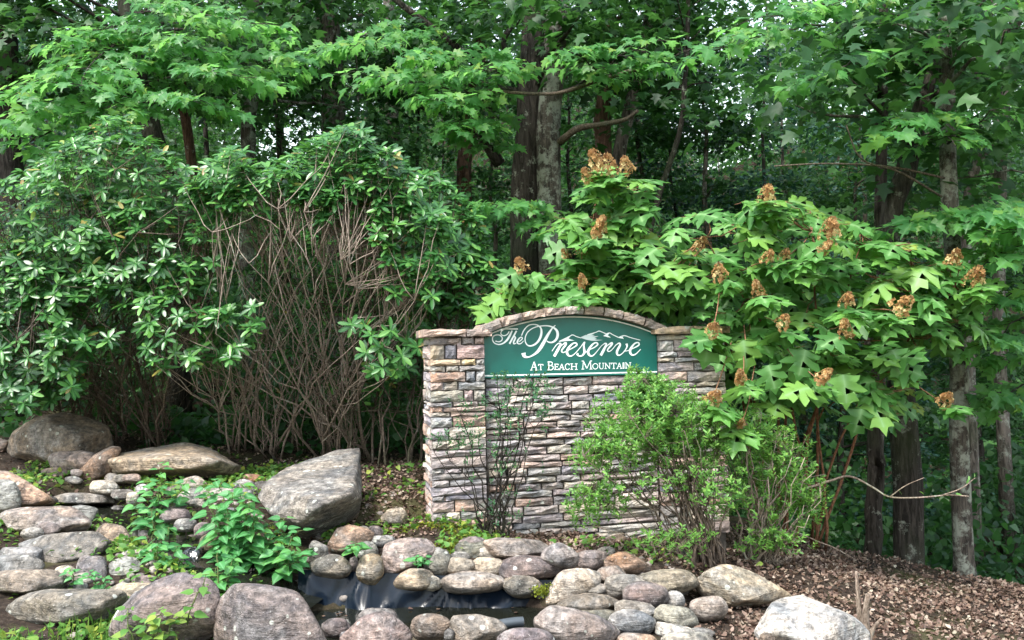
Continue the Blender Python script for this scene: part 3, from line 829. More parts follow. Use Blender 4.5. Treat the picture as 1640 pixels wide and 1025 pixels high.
# courses of the pillars, measured from the cap downwards
HS = [.062, .118, .054, .048, .084, .07, .092, .04, .046, .038, .085, .098, .082, .062, .092, .042, .052, .054, .072, .042, .092, .066, .072, .085, .08]
ROW = {0: [0, .58, .81, 1], 1: [0, .27, .48, 1], 2: [0, .56, .83, 1], 3: [0, .28, .52, 1], 4: [0, .64, .82, 1], 5: [0, .24, .5, 1], 6: [0, .6, .78, 1], 7: [0, .4, .86, 1]}
RC = {(0, 0): (.26, .22, .21), (1, 0): (.36, .31, .25), (1, 1): (.27, .26, .31), (1, 2): (.35, .27, .28), (2, 0): (.38, .31, .24), (2, 1): (.46, .37, .24), (3, 2): (.31, .30, .31), (4, 0): (.46, .30, .23),
      (4, 1): (.27, .28, .31), (5, 1): (.36, .33, .30), (6, 0): (.27, .27, .25), (6, 1): (.38, .29, .31), (6, 2): (.38, .34, .29)}
CAPZ = 1.628
z = CAPZ
for r_, h in enumerate(HS):
    z1, z0 = z - .0015, z - h + .002
    z -= h
    if z1 < -.12: break
    fr = ROW.get(r_)
    xs = [S_L * f for f in fr] if fr else split(0, S_L, .09, .26)
    for k in range(len(xs) - 1):
        block(xs[k] + .003, xs[k + 1] - .003, z0, z1, random.uniform(-.006, .012), .16, .005, RC.get((r_, k)))
    ys = split(.015, .56, .16, .34)
    for k in range(len(ys) - 1):
        block(ys[k] + .003, ys[k + 1] - .003, z0, z1, random.uniform(-.004, .014), .12, .005, None, 'stone', 'side', 4, 3)
z = CAPZ
random.shuffle(HS)
for r_, h in enumerate(HS):
    z1, z0 = z - .0015, z - h + .002
    z -= h
    if z1 < -.2: break
    xs = split(S_R, S_W, .12, .34)
    for k in range(len(xs) - 1):
        block(xs[k] + .003, xs[k + 1] - .003, z0, z1, random.uniform(-.006, .012), .3, .005)
# dry-laid middle wall under the board
z = 1.277
row = 0
while z > -.12:
    h = random.choice([.05, .058, .064, .07, .078, .046, .06])
    if row == 0: h = .075
    z1, z0 = z - .0015, z - h + .0025
    z -= h
    xs = split(S_L + .008, S_R - .008, .15, .36)
    low = .035 * max(0, (0.75 - z)) 
    for k in range(len(xs) - 1):
        block(xs[k] + .004, xs[k + 1] - .004, z0, z1, -.075 + low + random.uniform(-.008, .010), .16, .007)
    row += 1
# core behind the stones, one piece
def box_faces(k): return [tuple(i + k for i in f) for f in ((0, 1, 2, 3), (7, 6, 5, 4), (0, 4, 5, 1), (1, 5, 6, 2), (2, 6, 7, 3), (3, 7, 4, 0))]
mb = MB()
def wbox(s0, s1, z0, z1, o0, o1):
    v = [W(s, zz, o) - SB for o in (o1, o0) for s, zz in ((s0, z0), (s1, z0), (s1, z1), (s0, z1))]
    mb.add(v, box_faces(0))
wbox(.03, S_L - .01, -.4, CAPZ - .002, -.54, -.03)
wbox(S_R + .01, S_W - .03, -.4, CAPZ - .002, -.54, -.03)
wbox(S_L - .008, S_R + .008, -.4, 1.272, -.5, -.118)
mb.build('wall_core', M['mortar'], sign, smooth=False)
# caps
for (s0, s1) in ((-.055, .295), (.299, S_L + .055)):
    block(s0, s1, CAPZ + .002, CAPZ + .068, 0.05, .64, .004, (.36, .28, .25), 'cap_stone', nx=6)
for (s0, s1) in ((S_R - .055, S_R + .30), (S_R + .304, S_W + .03)):
    block(s0, s1, CAPZ + .002, CAPZ + .068, 0.05, .64, .004, (.40, .32, .25), 'cap_stone', nx=6)
# board: segment of a circle on top
Z_B, Z_E, Z_T = 1.285, 1.645, 1.805
half = (S_R - S_L) / 2
sag_ = Z_T - Z_E
RAD = (half ** 2 + sag_ ** 2) / (2 * sag_)
CZ = Z_T - RAD
SC = (S_L + S_R) / 2
def arc(s, extra=0.0):
    return CZ + math.sqrt(max(0, (RAD + extra) ** 2 - (s - SC) ** 2))
panel_o = -.06
N_ = 40
ss = np.linspace(S_L + .002, S_R - .002, N_)
fv = [W(s, Z_B, panel_o) - SB for s in ss] + [W(s, arc(s), panel_o) - SB for s in ss]
bv = [W(s, Z_B, panel_o - .05) - SB for s in ss] + [W(s, arc(s), panel_o - .05) - SB for s in ss]
fs = [(i, i + 1, N_ + i + 1, N_ + i) for i in range(N_ - 1)]
fs += [(2 * N_ + i + 1, 2 * N_ + i, 3 * N_ + i, 3 * N_ + i + 1) for i in range(N_ - 1)]
fs += [(N_ + i, N_ + i + 1, 3 * N_ + i + 1, 3 * N_ + i) for i in range(N_ - 1)] + [(i + 1, i, 2 * N_ + i, 2 * N_ + i + 1) for i in range(N_ - 1)]
fs += [(0, N_, 3 * N_, 2 * N_), (N_ - 1, 3 * N_ - 1, 4 * N_ - 1, 2 * N_ - 1)]
mb = MB(); mb.add(fv + bv, fs)
panel = mb.build('name_board', M['panel'], sign, smooth=False)
# back of the arch
mb = MB()
fv = [W(s, Z_B, -.115) - SB for s in ss] + [W(s, arc(s, .002), -.115) - SB for s in ss]
bv = [W(s, Z_B, -.48) - SB for s in ss] + [W(s, arc(s, .002), -.48) - SB for s in ss]
mb.add(fv + bv, fs)
mb.build('arch_core', M['mortar'], sign, smooth=False)
# arch stones
amax = math.asin((half + .03) / RAD)
nb = 9
cuts = np.linspace(-amax, amax, nb + 1) + np.r_[0, rng.uniform(-.018, .018, nb - 1), 0]
for k in range(nb):
    a0, a1 = cuts[k] + .004, cuts[k + 1] - .004
    nn = 6
    r_in, r_out = RAD + .004, RAD + .066 + random.uniform(-.005, .006)
    g = []
    for o_ in (.04, -.50):
        for rr in (r_in, r_out):
            for i in range(nn):
                aa = a0 + (a1 - a0) * i / (nn - 1)
                r2 = rr + (rng.normal(0, .005) if rr == r_out else rng.normal(0, .002))
                g.append(W(SC + r2 * math.sin(aa), CZ + r2 * math.cos(aa), o_ + rng.normal(0, .007)) - SB)
    # a middle row on the front gives the face some relief
    mid = len(g)
    for i in range(nn):
        aa = a0 + (a1 - a0) * i / (nn - 1)
        rm_ = (r_in + r_out) / 2
        g.append(W(SC + rm_ * math.sin(aa), CZ + rm_ * math.cos(aa), .05 + rng.normal(0, .006)) - SB)
    f_ = []
    for i in range(nn - 1):
        f_ += [(i, i + 1, mid + i + 1, mid + i), (mid + i, mid + i + 1, nn + i + 1, nn + i), (nn + i, nn + i + 1, 3 * nn + i + 1, 3 * nn + i), (i + 1, i, 2 * nn + i, 2 * nn + i + 1), (2 * nn + i + 1, 2 * nn + i, 3 * nn + i, 3 * nn + i + 1)]
    f_ += [(0, mid, nn, 3 * nn, 2 * nn), (nn - 1, 3 * nn - 1, 4 * nn - 1, 2 * nn - 1, mid + nn - 1)]
    g = np.array(g); c = g.mean(0)
    o = link_mesh('arch_stone', mesh_np('arch_stone', g - c, [i for q in f_ for i in q], [len(q) for q in f_], False), M['wall_stone'], sign, c)
    j_ = random.uniform(.85, 1.12)
    o.color = (.34 * j_, .275 * j_, .24 * j_, 1)

# lettering: strokes with a broad pen, measured on the photograph and laid on the board's plane
PP = W(S_L, Z_B, panel_o)
def board(px, py):
    d_ = fw + rt * (px - 820.0) / F - up * (py - 512.5) / F
    t_ = ((PP - CAM) @ WN) / (d_ @ WN)
    q = CAM + d_ * t_ - PP
    return np.array([q @ WD, q[2]])
kA = lambda x, y: (780 + x / 13.667, 510 + y / 13.667)
kB = lambda x, y: (880 + x / 10.25, 520 + y / 10.25)
kC = lambda x, y: (840 + x / 7.4545, 570 + y / 7.4545)
MPP = 7.25 / F
LIFT = {'z': .0012}
def put_face(name, polys, mat, parent):
    """polys: list of (uv array, faces, lift per vertex)"""
    mb = MB()
    for uv, f_, lf in polys:
        v = [PP + WD * u + np.array([0, 0, v_]) + WN * l_ - SB for (u, v_), l_ in zip(uv, lf)]
        mb.add(v, f_)
    return mb.build(name, mat, parent, smooth=False)
def pen(pts, ws, k, scale_):
    q = np.array([[*board(*k(x, y)), w * MPP / scale_] for (x, y), w in zip(pts, ws)])
    n = max(12, 5 * len(pts))
    q = poly_interp(q, n)
    xy, w = q[:, :2], np.maximum(q[:, 2], .0035)
    t_ = np.gradient(xy, axis=0); t_ /= np.linalg.norm(t_, axis=1)[:, None] + 1e-9
    nn = np.stack([-t_[:, 1], t_[:, 0]], 1)
    uv = np.concatenate([xy + nn * w[:, None] / 2, xy - nn * w[:, None] / 2])
    LIFT['z'] += .0002
    lf = np.tile(LIFT['z'] + np.linspace(0, .0018, n), 2)
    return uv, [(i, n + i, n + i + 1, i + 1) for i in range(n - 1)], lf
def letter(strokes, k, scale_, mat='white', name='letter'):
    LIFT['z'] = .0012
    put_face(name, [pen(p_, w_, k, scale_) for p_, w_ in strokes], M[mat], panel)
sA, sB = 13.667, 10.25
letter([(((485, 285), (440, 350), (370, 378), (310, 350), (305, 300), (340, 255), (420, 230), (560, 230), (675, 230)), (26, 24, 20, 20, 20, 20, 24, 30, 26)),
        (((550, 265), (490, 390), (430, 480), (350, 545), (260, 570), (170, 545), (122, 480), (130, 400), (200, 362), (280, 368), (330, 420), (320, 480), (260, 510), (180, 495)), (30, 48, 44, 32, 26, 22, 24, 24, 22, 22, 24, 24, 22, 20))], kA, sA)
letter([(((645, 270), (570, 410), (490, 555)), (36, 38, 40)), (((510, 500), (560, 415), (602, 398), (618, 430), (580, 520), (592, 555), (640, 538)), (18, 22, 28, 36, 36, 26, 16))], kA, sA)
letter([(((690, 515), (750, 470), (772, 432), (748, 410), (700, 440), (662, 510), (682, 553), (740, 548), (800, 490)), (16, 22, 26, 22, 30, 36, 26, 20, 16))], kA, sA)
letter([(((755, 375), (800, 270), (890, 165), (1000, 130), (1110, 150), (1180, 220), (1188, 330), (1150, 450), (1070, 550), (960, 600), (880, 580), (835, 500), (840, 400), (890, 300), (990, 220), (1120, 175), (1300, 160), (1430, 190), (1520, 260), (1545, 360), (1510, 460), (1430, 520), (1350, 520), (1305, 490)),
         (24, 26, 24, 22, 26, 38, 50, 52, 42, 32, 26, 24, 22, 22, 22, 22, 26, 36, 52, 60, 52, 36, 26, 20)),
        (((1495, 150), (1430, 210), (1330, 360), (1220, 560), (1120, 710), (1010, 800), (900, 845), (815, 825), (795, 755)), (18, 28, 60, 76, 64, 38, 32, 66, 100))], kA, sA)
letter([(((40, 435), (110, 335), (160, 305), (182, 325), (135, 415), (75, 520)), (12, 15, 20, 34, 46, 44)), (((120, 430), (210, 330), (265, 300), (262, 335), (200, 420), (215, 455), (265, 440), (330, 385)), (12, 15, 34, 34, 24, 18, 14, 12))], kB, sB)
letter([(((290, 430), (400, 370), (448, 332), (432, 300), (380, 312), (312, 382), (285, 450), (312, 505), (360, 512), (425, 465), (520, 355)), (12, 18, 26, 22, 26, 38, 42, 30, 20, 13, 12))], kB, sB)
letter([(((520, 355), (575, 287), (562, 340), (568, 400), (572, 455), (540, 503), (490, 515), (455, 490), (470, 470)), (12, 22, 26, 36, 38, 26, 20, 28, 30)), (((555, 495), (620, 430), (680, 395)), (13, 11, 11))], kB, sB)
letter([(((640, 420), (740, 370), (790, 325), (772, 296), (720, 312), (655, 388), (632, 455), (660, 505), (705, 510), (765, 455), (850, 350), (910, 308)), (12, 18, 26, 22, 26, 38, 42, 30, 20, 13, 12, 14))], kB, sB)
letter([(((880, 325), (912, 306), (932, 325), (890, 412), (840, 505)), (12, 18, 32, 46, 44)), (((880, 425), (960, 335), (1022, 300), (1015, 335), (952, 410), (972, 440), (1020, 415), (1095, 325)), (12, 15, 34, 34, 24, 18, 13, 12))], kB, sB)
letter([(((1080, 340), (1142, 302), (1158, 335), (1110, 430), (1112, 488), (1152, 500), (1220, 445), (1270, 365), (1262, 312)), (12, 20, 34, 42, 32, 20, 14, 24, 42)), (((1215, 435), (1270, 430), (1330, 405)), (12, 12, 12))], kB, sB)
letter([(((1320, 410), (1400, 375), (1468, 332), (1458, 296), (1400, 308), (1335, 388), (1322, 450), (1352, 495), (1402, 490), (1450, 450), (1495, 402)), (12, 18, 26, 22, 26, 38, 42, 30, 20, 14, 12))], kB, sB)
# mountain emblem
def poly_face(pts, k):
    uv = [board(*k(x, y)) for x, y in pts]
    ar = sum(uv[i][0] * uv[(i + 1) % len(uv)][1] - uv[(i + 1) % len(uv)][0] * uv[i][1] for i in range(len(uv)))
    f_ = tuple(range(len(uv)))
    LIFT['z'] += .0004
    return uv, [f_ if ar > 0 else f_[::-1]], [LIFT['z']] * len(uv)
LIFT['z'] = .0012
em = [pen(((155, 275), (320, 195), (380, 168), (440, 195), (520, 218)), (10, 12, 14, 13, 12), lambda x, y: kB(x, y), sB),
      pen(((620, 165), (760, 125), (810, 105), (860, 120), (930, 152)), (12, 12, 15, 13, 13), kB, sB), pen(((930, 152), (985, 135), (1040, 165), (1130, 208), (1210, 225)), (14, 13, 13, 13, 12), kB, sB),
      pen(((1150, 200), (1230, 180), (1330, 212), (1490, 255)), (12, 14, 13, 13), kB, sB),
      poly_face(((155, 280), (320, 195), (350, 185), (310, 225), (345, 243), (410, 260), (300, 266)), kB),
      poly_face(((880, 185), (930, 150), (985, 142), (955, 172), (1005, 212), (950, 205)), kB), poly_face(((1120, 202), (1190, 200), (1215, 182), (1200, 205), (1218, 236)), kB)]
put_face('mountain_emblem', em, M['white'], panel)
put_face('mountain_face', [poly_face(((495, 212), (590, 170), (650, 162), (750, 138), (690, 168), (740, 172), (700, 190), (805, 188), (735, 215), (775, 232), (740, 245), (880, 252), (760, 264), (700, 264), (615, 250)), kB)], M['silver'], panel)
# small capitals with serifs on a unit box: (points, widths) or serif bars
TK, TN = .17, .085
GL = {
    'A': [(((.5, 1.0), (.86, .0)), TK), (((.5, .98), (.12, .0)), TN), (((.26, .36), (.72, .36)), TN), (((-.02, .025), (.28, .025)), TN * .8), (((.66, .025), (1.04, .025)), TN * .8)],
    'T': [(((.5, .97), (.5, .0)), TK), (((.0, .95), (1.0, .95)), TN * 1.3), (((.03, .95), (.03, .72)), TN), (((.97, .95), (.97, .72)), TN), (((.3, .025), (.7, .025)), TN * .8)],
    'B': [(((.18, .99), (.18, .0)), TK), (((.0, .965), (.5, .965), (.78, .88), (.78, .66), (.5, .535), (.18, .535)), TN * 1.3), (((.5, .535), (.9, .44), (.94, .2), (.6, .03), (.0, .03)), TN * 1.4)],
    'E': [(((.2, .99), (.2, .0)), TK), (((.0, .96), (.9, .96)), TN), (((.2, .52), (.7, .52)), TN), (((.0, .035), (.95, .035)), TN), (((.88, .97), (.9, .76)), TN), (((.95, .03), (.99, .26)), TN), (((.7, .4), (.7, .64)), TN)],
    'C': [(((.94, .78), (.75, .95), (.45, .98), (.14, .75), (.08, .45), (.25, .1), (.55, .01), (.8, .08), (.98, .25)), TK * .85), (((.94, .97), (.94, .72)), TN)],
    'H': [(((.2, .99), (.2, .0)), TK), (((.8, .99), (.8, .0)), TK), (((.2, .52), (.8, .52)), TN), (((.03, .97), (.37, .97)), TN * .8), (((.63, .97), (.97, .97)), TN * .8), (((.03, .025), (.37, .025)), TN * .8), (((.63, .025), (.97, .025)), TN * .8)],
    'M': [(((.16, .98), (.1, .0)), TN), (((.16, .98), (.5, .1)), TK * .8), (((.5, .1), (.84, .98)), TN), (((.84, .99), (.9, .0)), TK * .8), (((.0, .97), (.2, .97)), TN * .8), (((.8, .97), (1., .97)), TN * .8), (((-.02, .025), (.24, .025)), TN * .8), (((.76, .025), (1.04, .025)), TN * .8)],
    'O': [(((.5, .98), (.16, .8), (.06, .5), (.16, .2), (.5, .01), (.84, .2), (.94, .5), (.84, .8), (.5, .98)), TK * .8)],
    'U': [(((.18, .98), (.18, .35), (.28, .1), (.52, .02), (.76, .1), (.84, .35), (.84, .98)), TK * .75), (((.02, .97), (.36, .97)), TN * .8), (((.7, .97), (1.0, .97)), TN * .8)],
    'N': [(((.16, .98), (.16, .0)), TN), (((.14, .98), (.84, .02)), TK), (((.84, .98), (.84, .0)), TN), (((.0, .97), (.22, .97)), TN * .8), (((.7, .97), (1.0, .97)), TN * .8), (((.0, .025), (.34, .025)), TN * .8)],
    'I': [(((.5, .99), (.5, .0)), TK * 2.2), (((.1, .97), (.9, .97)), TN), (((.1, .025), (.9, .025)), TN)]}
for ch, x0, x1, yt, yb in (('A', 68, 158, 70, 172), ('T', 165, 222, 98, 168), ('B', 275, 345, 68, 170), ('E', 355, 408, 95, 166), ('A', 408, 478, 95, 166), ('C', 482, 538, 92, 165), ('H', 545, 635, 92, 164),
                           ('M', 682, 805, 58, 160), ('O', 810, 880, 88, 158), ('U', 886, 948, 85, 156), ('N', 955, 1028, 84, 154), ('T', 1034, 1096, 82, 154), ('A', 1098, 1165, 82, 152), ('I', 1170, 1192, 80, 150), ('N', 1200, 1272, 78, 148)):
    LIFT['z'] = .0012
    pl = []
    wref = (yb - yt) * .82
    for pts_, w_ in GL[ch]:
        pp = [(x0 + (x1 - x0) * u, yb - (yb - yt) * v_) for u, v_ in pts_]
        pl.append(pen(pp, [max(w_ * wref, 8.0)] * len(pp), kC, 7.4545))
    put_face('letter', pl, M['white'], panel)
# white rules along the arch and the foot of the board
def rule(pts, w):
    q = np.array(pts); n = len(q)
    t_ = np.gradient(q, axis=0); t_ /= np.linalg.norm(t_, axis=1)[:, None]
    nn = np.stack([-t_[:, 1], t_[:, 0]], 1)
    return np.concatenate([q + nn * w / 2, q - nn * w / 2]), [(i, n + i, n + i + 1, i + 1) for i in range(n - 1)], [.0012] * (2 * n)
put_face('border_line', [rule([(s - S_L, arc(s) - .016 - Z_B) for s in np.linspace(S_L + .004, S_R - .004, 40)], .011)], M['white'], panel)
put_face('border_line', [rule([(s - S_L, .020) for s in np.linspace(S_L + .004, S_R - .004, 6)], .011)], M['white'], panel)

# ------------------------------------------------------------------ pond liner, hose, waterfall
def fold(u, v):
    w = u + .10 * v + .05 * mnoise.noise(Vector((u * 4, v * 2, 3)))
    a_ = mnoise.noise(Vector((w * 5.0, v * .7, 0)))
    b_ = 1 - abs(mnoise.noise(Vector((w * 9.0, v * .9, 7)))) * 2
    return .055 * a_ + .034 * b_ ** 3 + .006 * mnoise.noise(Vector((w * 30, v * 3, 1)))
cols, rows = 110, 14
lv, lf = [], []
for i in range(cols):
    u = i / (cols - 1)
    px = 478 + u * 425
    for j in range(rows):
        v = j / (rows - 1)
        top = 912 + 18 * u
        q = P(px, top + v * (82 - 14 * u), 6.33 - .02 * u - .14 * v)
        q = q + np.array([0, -1, .25]) * fold(u * 1.6, v) * (0.35 + .9 * v)
        lv.append(q)
for i in range(cols - 1):
    for j in range(rows - 1):
        k = i * rows + j
        lf += [k, k + 1, k + rows + 1, k + rows]
base = np.array(lv).mean(0)
o = link_mesh('pond_liner', mesh_np('pond_liner', np.array(lv) - base, lf, np.full(len(lf) // 4, 4)), M['liner'], None, base)
setp(o, 'wrinkled black plastic liner hanging below the row of stones at the pond', 'pond liner')
a_, b_ = P(790, 1003, 5.55), P(838, 996, 5.6)
mb = MB()
n = 60
pts = bez(a_, b_, .01, n)
mb.tube(pts, [.030 + .0045 * math.cos(i * math.pi) for i in range(n)], 12)
setp(mb.build('drain_hose', M['hose'], None, a_), 'short grey corrugated hose end poking out at the water', 'hose')
c0, c1_ = P(298, 872, 6.5), P(326, 872, 6.5)
v, fs = [], []
for i in range(9):
    for j in range(10):
        t_ = j / 9
        q = c0 + (c1_ - c0) * i / 8 + np.array([0, -.17 * t_ ** .7, -.02 - .15 * t_ ** 1.6])
        v.append(q + np.array([0, -.012, .006]) * mnoise.noise(Vector((i * .9, j * .35, 2))) * 2)
for i in range(8):
    for j in range(9):
        k = i * 10 + j
        fs += [k, k + 10, k + 11, k + 1]
mt, nt, N, L, b_ = new_mat('falling_water')
g = N.new('ShaderNodeTexCoord')
mp = N.new('ShaderNodeMapping'); mp.inputs['Scale'].default_value = (75, 9, 9); L.new(g.outputs['Object'], mp.inputs['Vector'])
n1 = tex(N, L, 1.0, 4, .6, mp.outputs[0], .5)
r1 = ramp(N, [(.58, (.012, .014, .014)), (.74, (.34, .37, .40))]); L.new(n1.outputs['Fac'], r1.inputs['Fac'])
L.new(r1.outputs['Color'], b_.inputs['Base Color'])
b_.inputs['Roughness'].default_value = .08
base = np.array(v).mean(0)
setp(link_mesh('waterfall', mesh_np('waterfall', np.array(v) - base, fs, np.full(len(fs) // 4, 4)), mt, None, base), 'thin white-streaked trickle of water falling between dark stones', 'waterfall')

# ------------------------------------------------------------------ leaf shapes: (verts, faces, 'mid' per vertex); stem at the origin, tip along +Y, face up +Z
def fan(outline, midpts, curl=.12, fold_=.1):
    """outline round the leaf, joined to the nearest points of the midrib"""
    n = len(outline); mpts = [(0, y) for y in midpts]
    v = [(x, y, fold_ * abs(x) - curl * (y ** 2 + 1.2 * x * x)) for x, y in outline] + [(x, y, -curl * y * y) for x, y in mpts]
    near = [min(range(len(mpts)), key=lambda k: (mpts[k][1] - y * .92) ** 2) for x, y in outline]
    f = []
    for i in range(n):
        j = (i + 1) % n
        a_, b_ = near[i], near[j]
        if a_ == b_:
            f.append((i, j, n + a_))
        else:
            f.append((i, j, n + b_)); f.append((i, n + b_, n + a_))
    return np.array(v, float), f, np.array([0.0] * n + [1.0] * len(mpts))
def mirror(right):
    return list(right) + [(-x, y) for x, y in reversed(right) if abs(x) > 1e-6]
def ccw(o):
    return list(o)
MAPLE = mirror([(0, 0), (.16, -.03), (.42, .02), (.30, .20), (.40, .30), (.62, .42), (.36, .46), (.24, .52), (.27, .72), (.13, .74), (0, 1.05)])
OAKL = mirror([(0, 0), (.20, -.03), (.36, .06), (.58, .07), (.50, .20), (.34, .31), (.52, .36), (.72, .56), (.62, .60), (.46, .58), (.27, .53), (.32, .66), (.40, .82), (.26, .82), (.15, .88), (0, 1.08)])
RHO = mirror([(0, 0), (.09, .18), (.15, .45), (.16, .68), (.10, .90), (0, 1.0)])
OVATE = mirror([(0, 0), (.20, .04), (.34, .18), (.36, .36), (.30, .52), (.22, .70), (.10, .88), (0, 1.05)])
SMALL = mirror([(0, 0), (.17, .30), (.16, .65), (0, 1.0)])
def variants(o, mids, k, curl, fold_):
    out = []
    for i in range(k):
        c = curl * random.uniform(.4, 1.7); fo = fold_ * random.uniform(.2, 1.6)
        oo = [(x * random.uniform(.9, 1.1), y + random.uniform(-.02, .02) * (0 < y < 1)) for x, y in o]
        out.append(fan(oo, mids, c, fo))
    return out
LEAF = {'maple': variants(MAPLE, (.0, .25, .5, .8), 4, .28, .16), 'hydrangea': variants(OAKL, (.0, .2, .4, .6, .85), 5, .30, .11), 'rhodo': variants(RHO, (.0, .35, .7), 4, .10, .35),
        'ovate': variants(OVATE, (.0, .3, .6, .85), 4, .18, .22), 'small': variants(SMALL, (.0, .5), 3, .12, .3)}

def frames(d, n):
    """rotation matrices (N,3,3) with columns x, y = d, z ~ n"""
    d = d / (np.linalg.norm(d, axis=1)[:, None] + 1e-9)
    x = np.cross(d, n); x /= np.linalg.norm(x, axis=1)[:, None] + 1e-9
    z_ = np.cross(x, d)
    return np.stack([x, d, z_], 2)

def merged(name, kinds, pos, rot, size, rnd, mat, parent=None, base=(0, 0, 0), kind='stuff'):
    """all leaves as one mesh"""
    vs_, ls_, cs_, rs_, ms_ = [], [], [], [], []
    off = 0
    pick = rng.integers(0, len(kinds), len(pos))
    for k, (tv, tf, tm) in enumerate(kinds):
        idx = np.nonzero(pick == k)[0]
        if not len(idx): continue
        v = np.einsum('nij,vj->nvi', rot[idx], tv) * size[idx][:, None, None] + pos[idx][:, None, :]
        cnt = np.array([len(f) for f in tf]); flat = np.array([i for f in tf for i in f])
        nv = len(tv)
        ls_.append((flat[None, :] + (off + nv * np.arange(len(idx)))[:, None]).ravel())
        cs_.append(np.tile(cnt, len(idx)))
        vs_.append(v.reshape(-1, 3)); off += nv * len(idx)
        rs_.append(np.repeat(rnd[idx], nv)); ms_.append(np.tile(tm, len(idx)))
    me = mesh_np(name, np.concatenate(vs_) - np.asarray(base), np.concatenate(ls_), np.concatenate(cs_), True, {'rnd': np.concatenate(rs_), 'mid': np.concatenate(ms_)})
    o = link_mesh(name, me, mat, parent, base if parent is None else (0, 0, 0))
    if kind: o['kind'] = kind
    return o

LEAFMESH = {}
def leaf_meshes(species, mat, nr=7):
    key = (species, mat.name)
    if key not in LEAFMESH:
        L_ = []
        for (tv, tf, tm) in LEAF[species]:
            for q in range(nr):
                r0 = min(1.0, (q + .5) / nr)
                me = mesh_np('leaf', tv, [i for f in tf for i in f], [len(f) for f in tf], True, {'rnd': np.full(len(tv), r0), 'mid': tm})
                me.materials.append(mat)
                L_.append((r0, me))
        LEAFMESH[key] = L_
    return LEAFMESH[key]

def leaves(thing, species, mat, pos, d, n, size, rnd=None, singles=300, rest='foliage'):
    """leaves of one plant: the ones that show largest as parts of their own, the rest as one part"""
    pos, d, n, size = map(lambda a_: np.asarray(a_, float), (pos, d, n, size))
    rnd = rng.random(len(pos)) if rnd is None else np.asarray(rnd)
    rot = frames(d, n)
    base = np.array(thing.location)
    x, y, dd = proj(pos)
    inside = (x > 4) & (x < 1636) & (y > 4) & (y < 1020)
    score = np.where(inside, size / dd, -1) * (1 + .6 * (dd.max() - dd) / (np.ptp(dd) + 1e-6))
    order = np.argsort(-score)
    one = [i for i in order[:singles] if score[i] > 0]
    pool = leaf_meshes(species, mat)
    for i in one:
        near = [p_ for p_ in pool if abs(p_[0] - rnd[i]) < .11] or pool
        o = bpy.data.objects.new('leaf', random.choice(near)[1])
        mm = Matrix([[*(rot[i][r_] * size[i]), pos[i][r_] - base[r_]] for r_ in range(3)] + [[0, 0, 0, 1]])
        o.matrix_basis = mm
        o.parent = thing
        col.objects.link(o)
    rem = np.setdiff1d(np.arange(len(pos)), one)
    if len(rem):
        merged(rest, LEAF[species], pos[rem], rot[rem], size[rem], rnd[rem], mat, thing, base)

class Bag:
    def __init__(s): s.p, s.d, s.n, s.s = [], [], [], []
    def add(s, p, d, n, z_): s.p.append(p); s.d.append(d); s.n.append(n); s.s.append(z_)
    def arrays(s): return np.array(s.p), np.array(s.d), np.array(s.n), np.array(s.s)
UP = np.array([0, 0, 1.0])
def unit(v): return v / (np.linalg.norm(v) + 1e-9)
def rv(s=1.0): return rng.normal(0, s, 3)

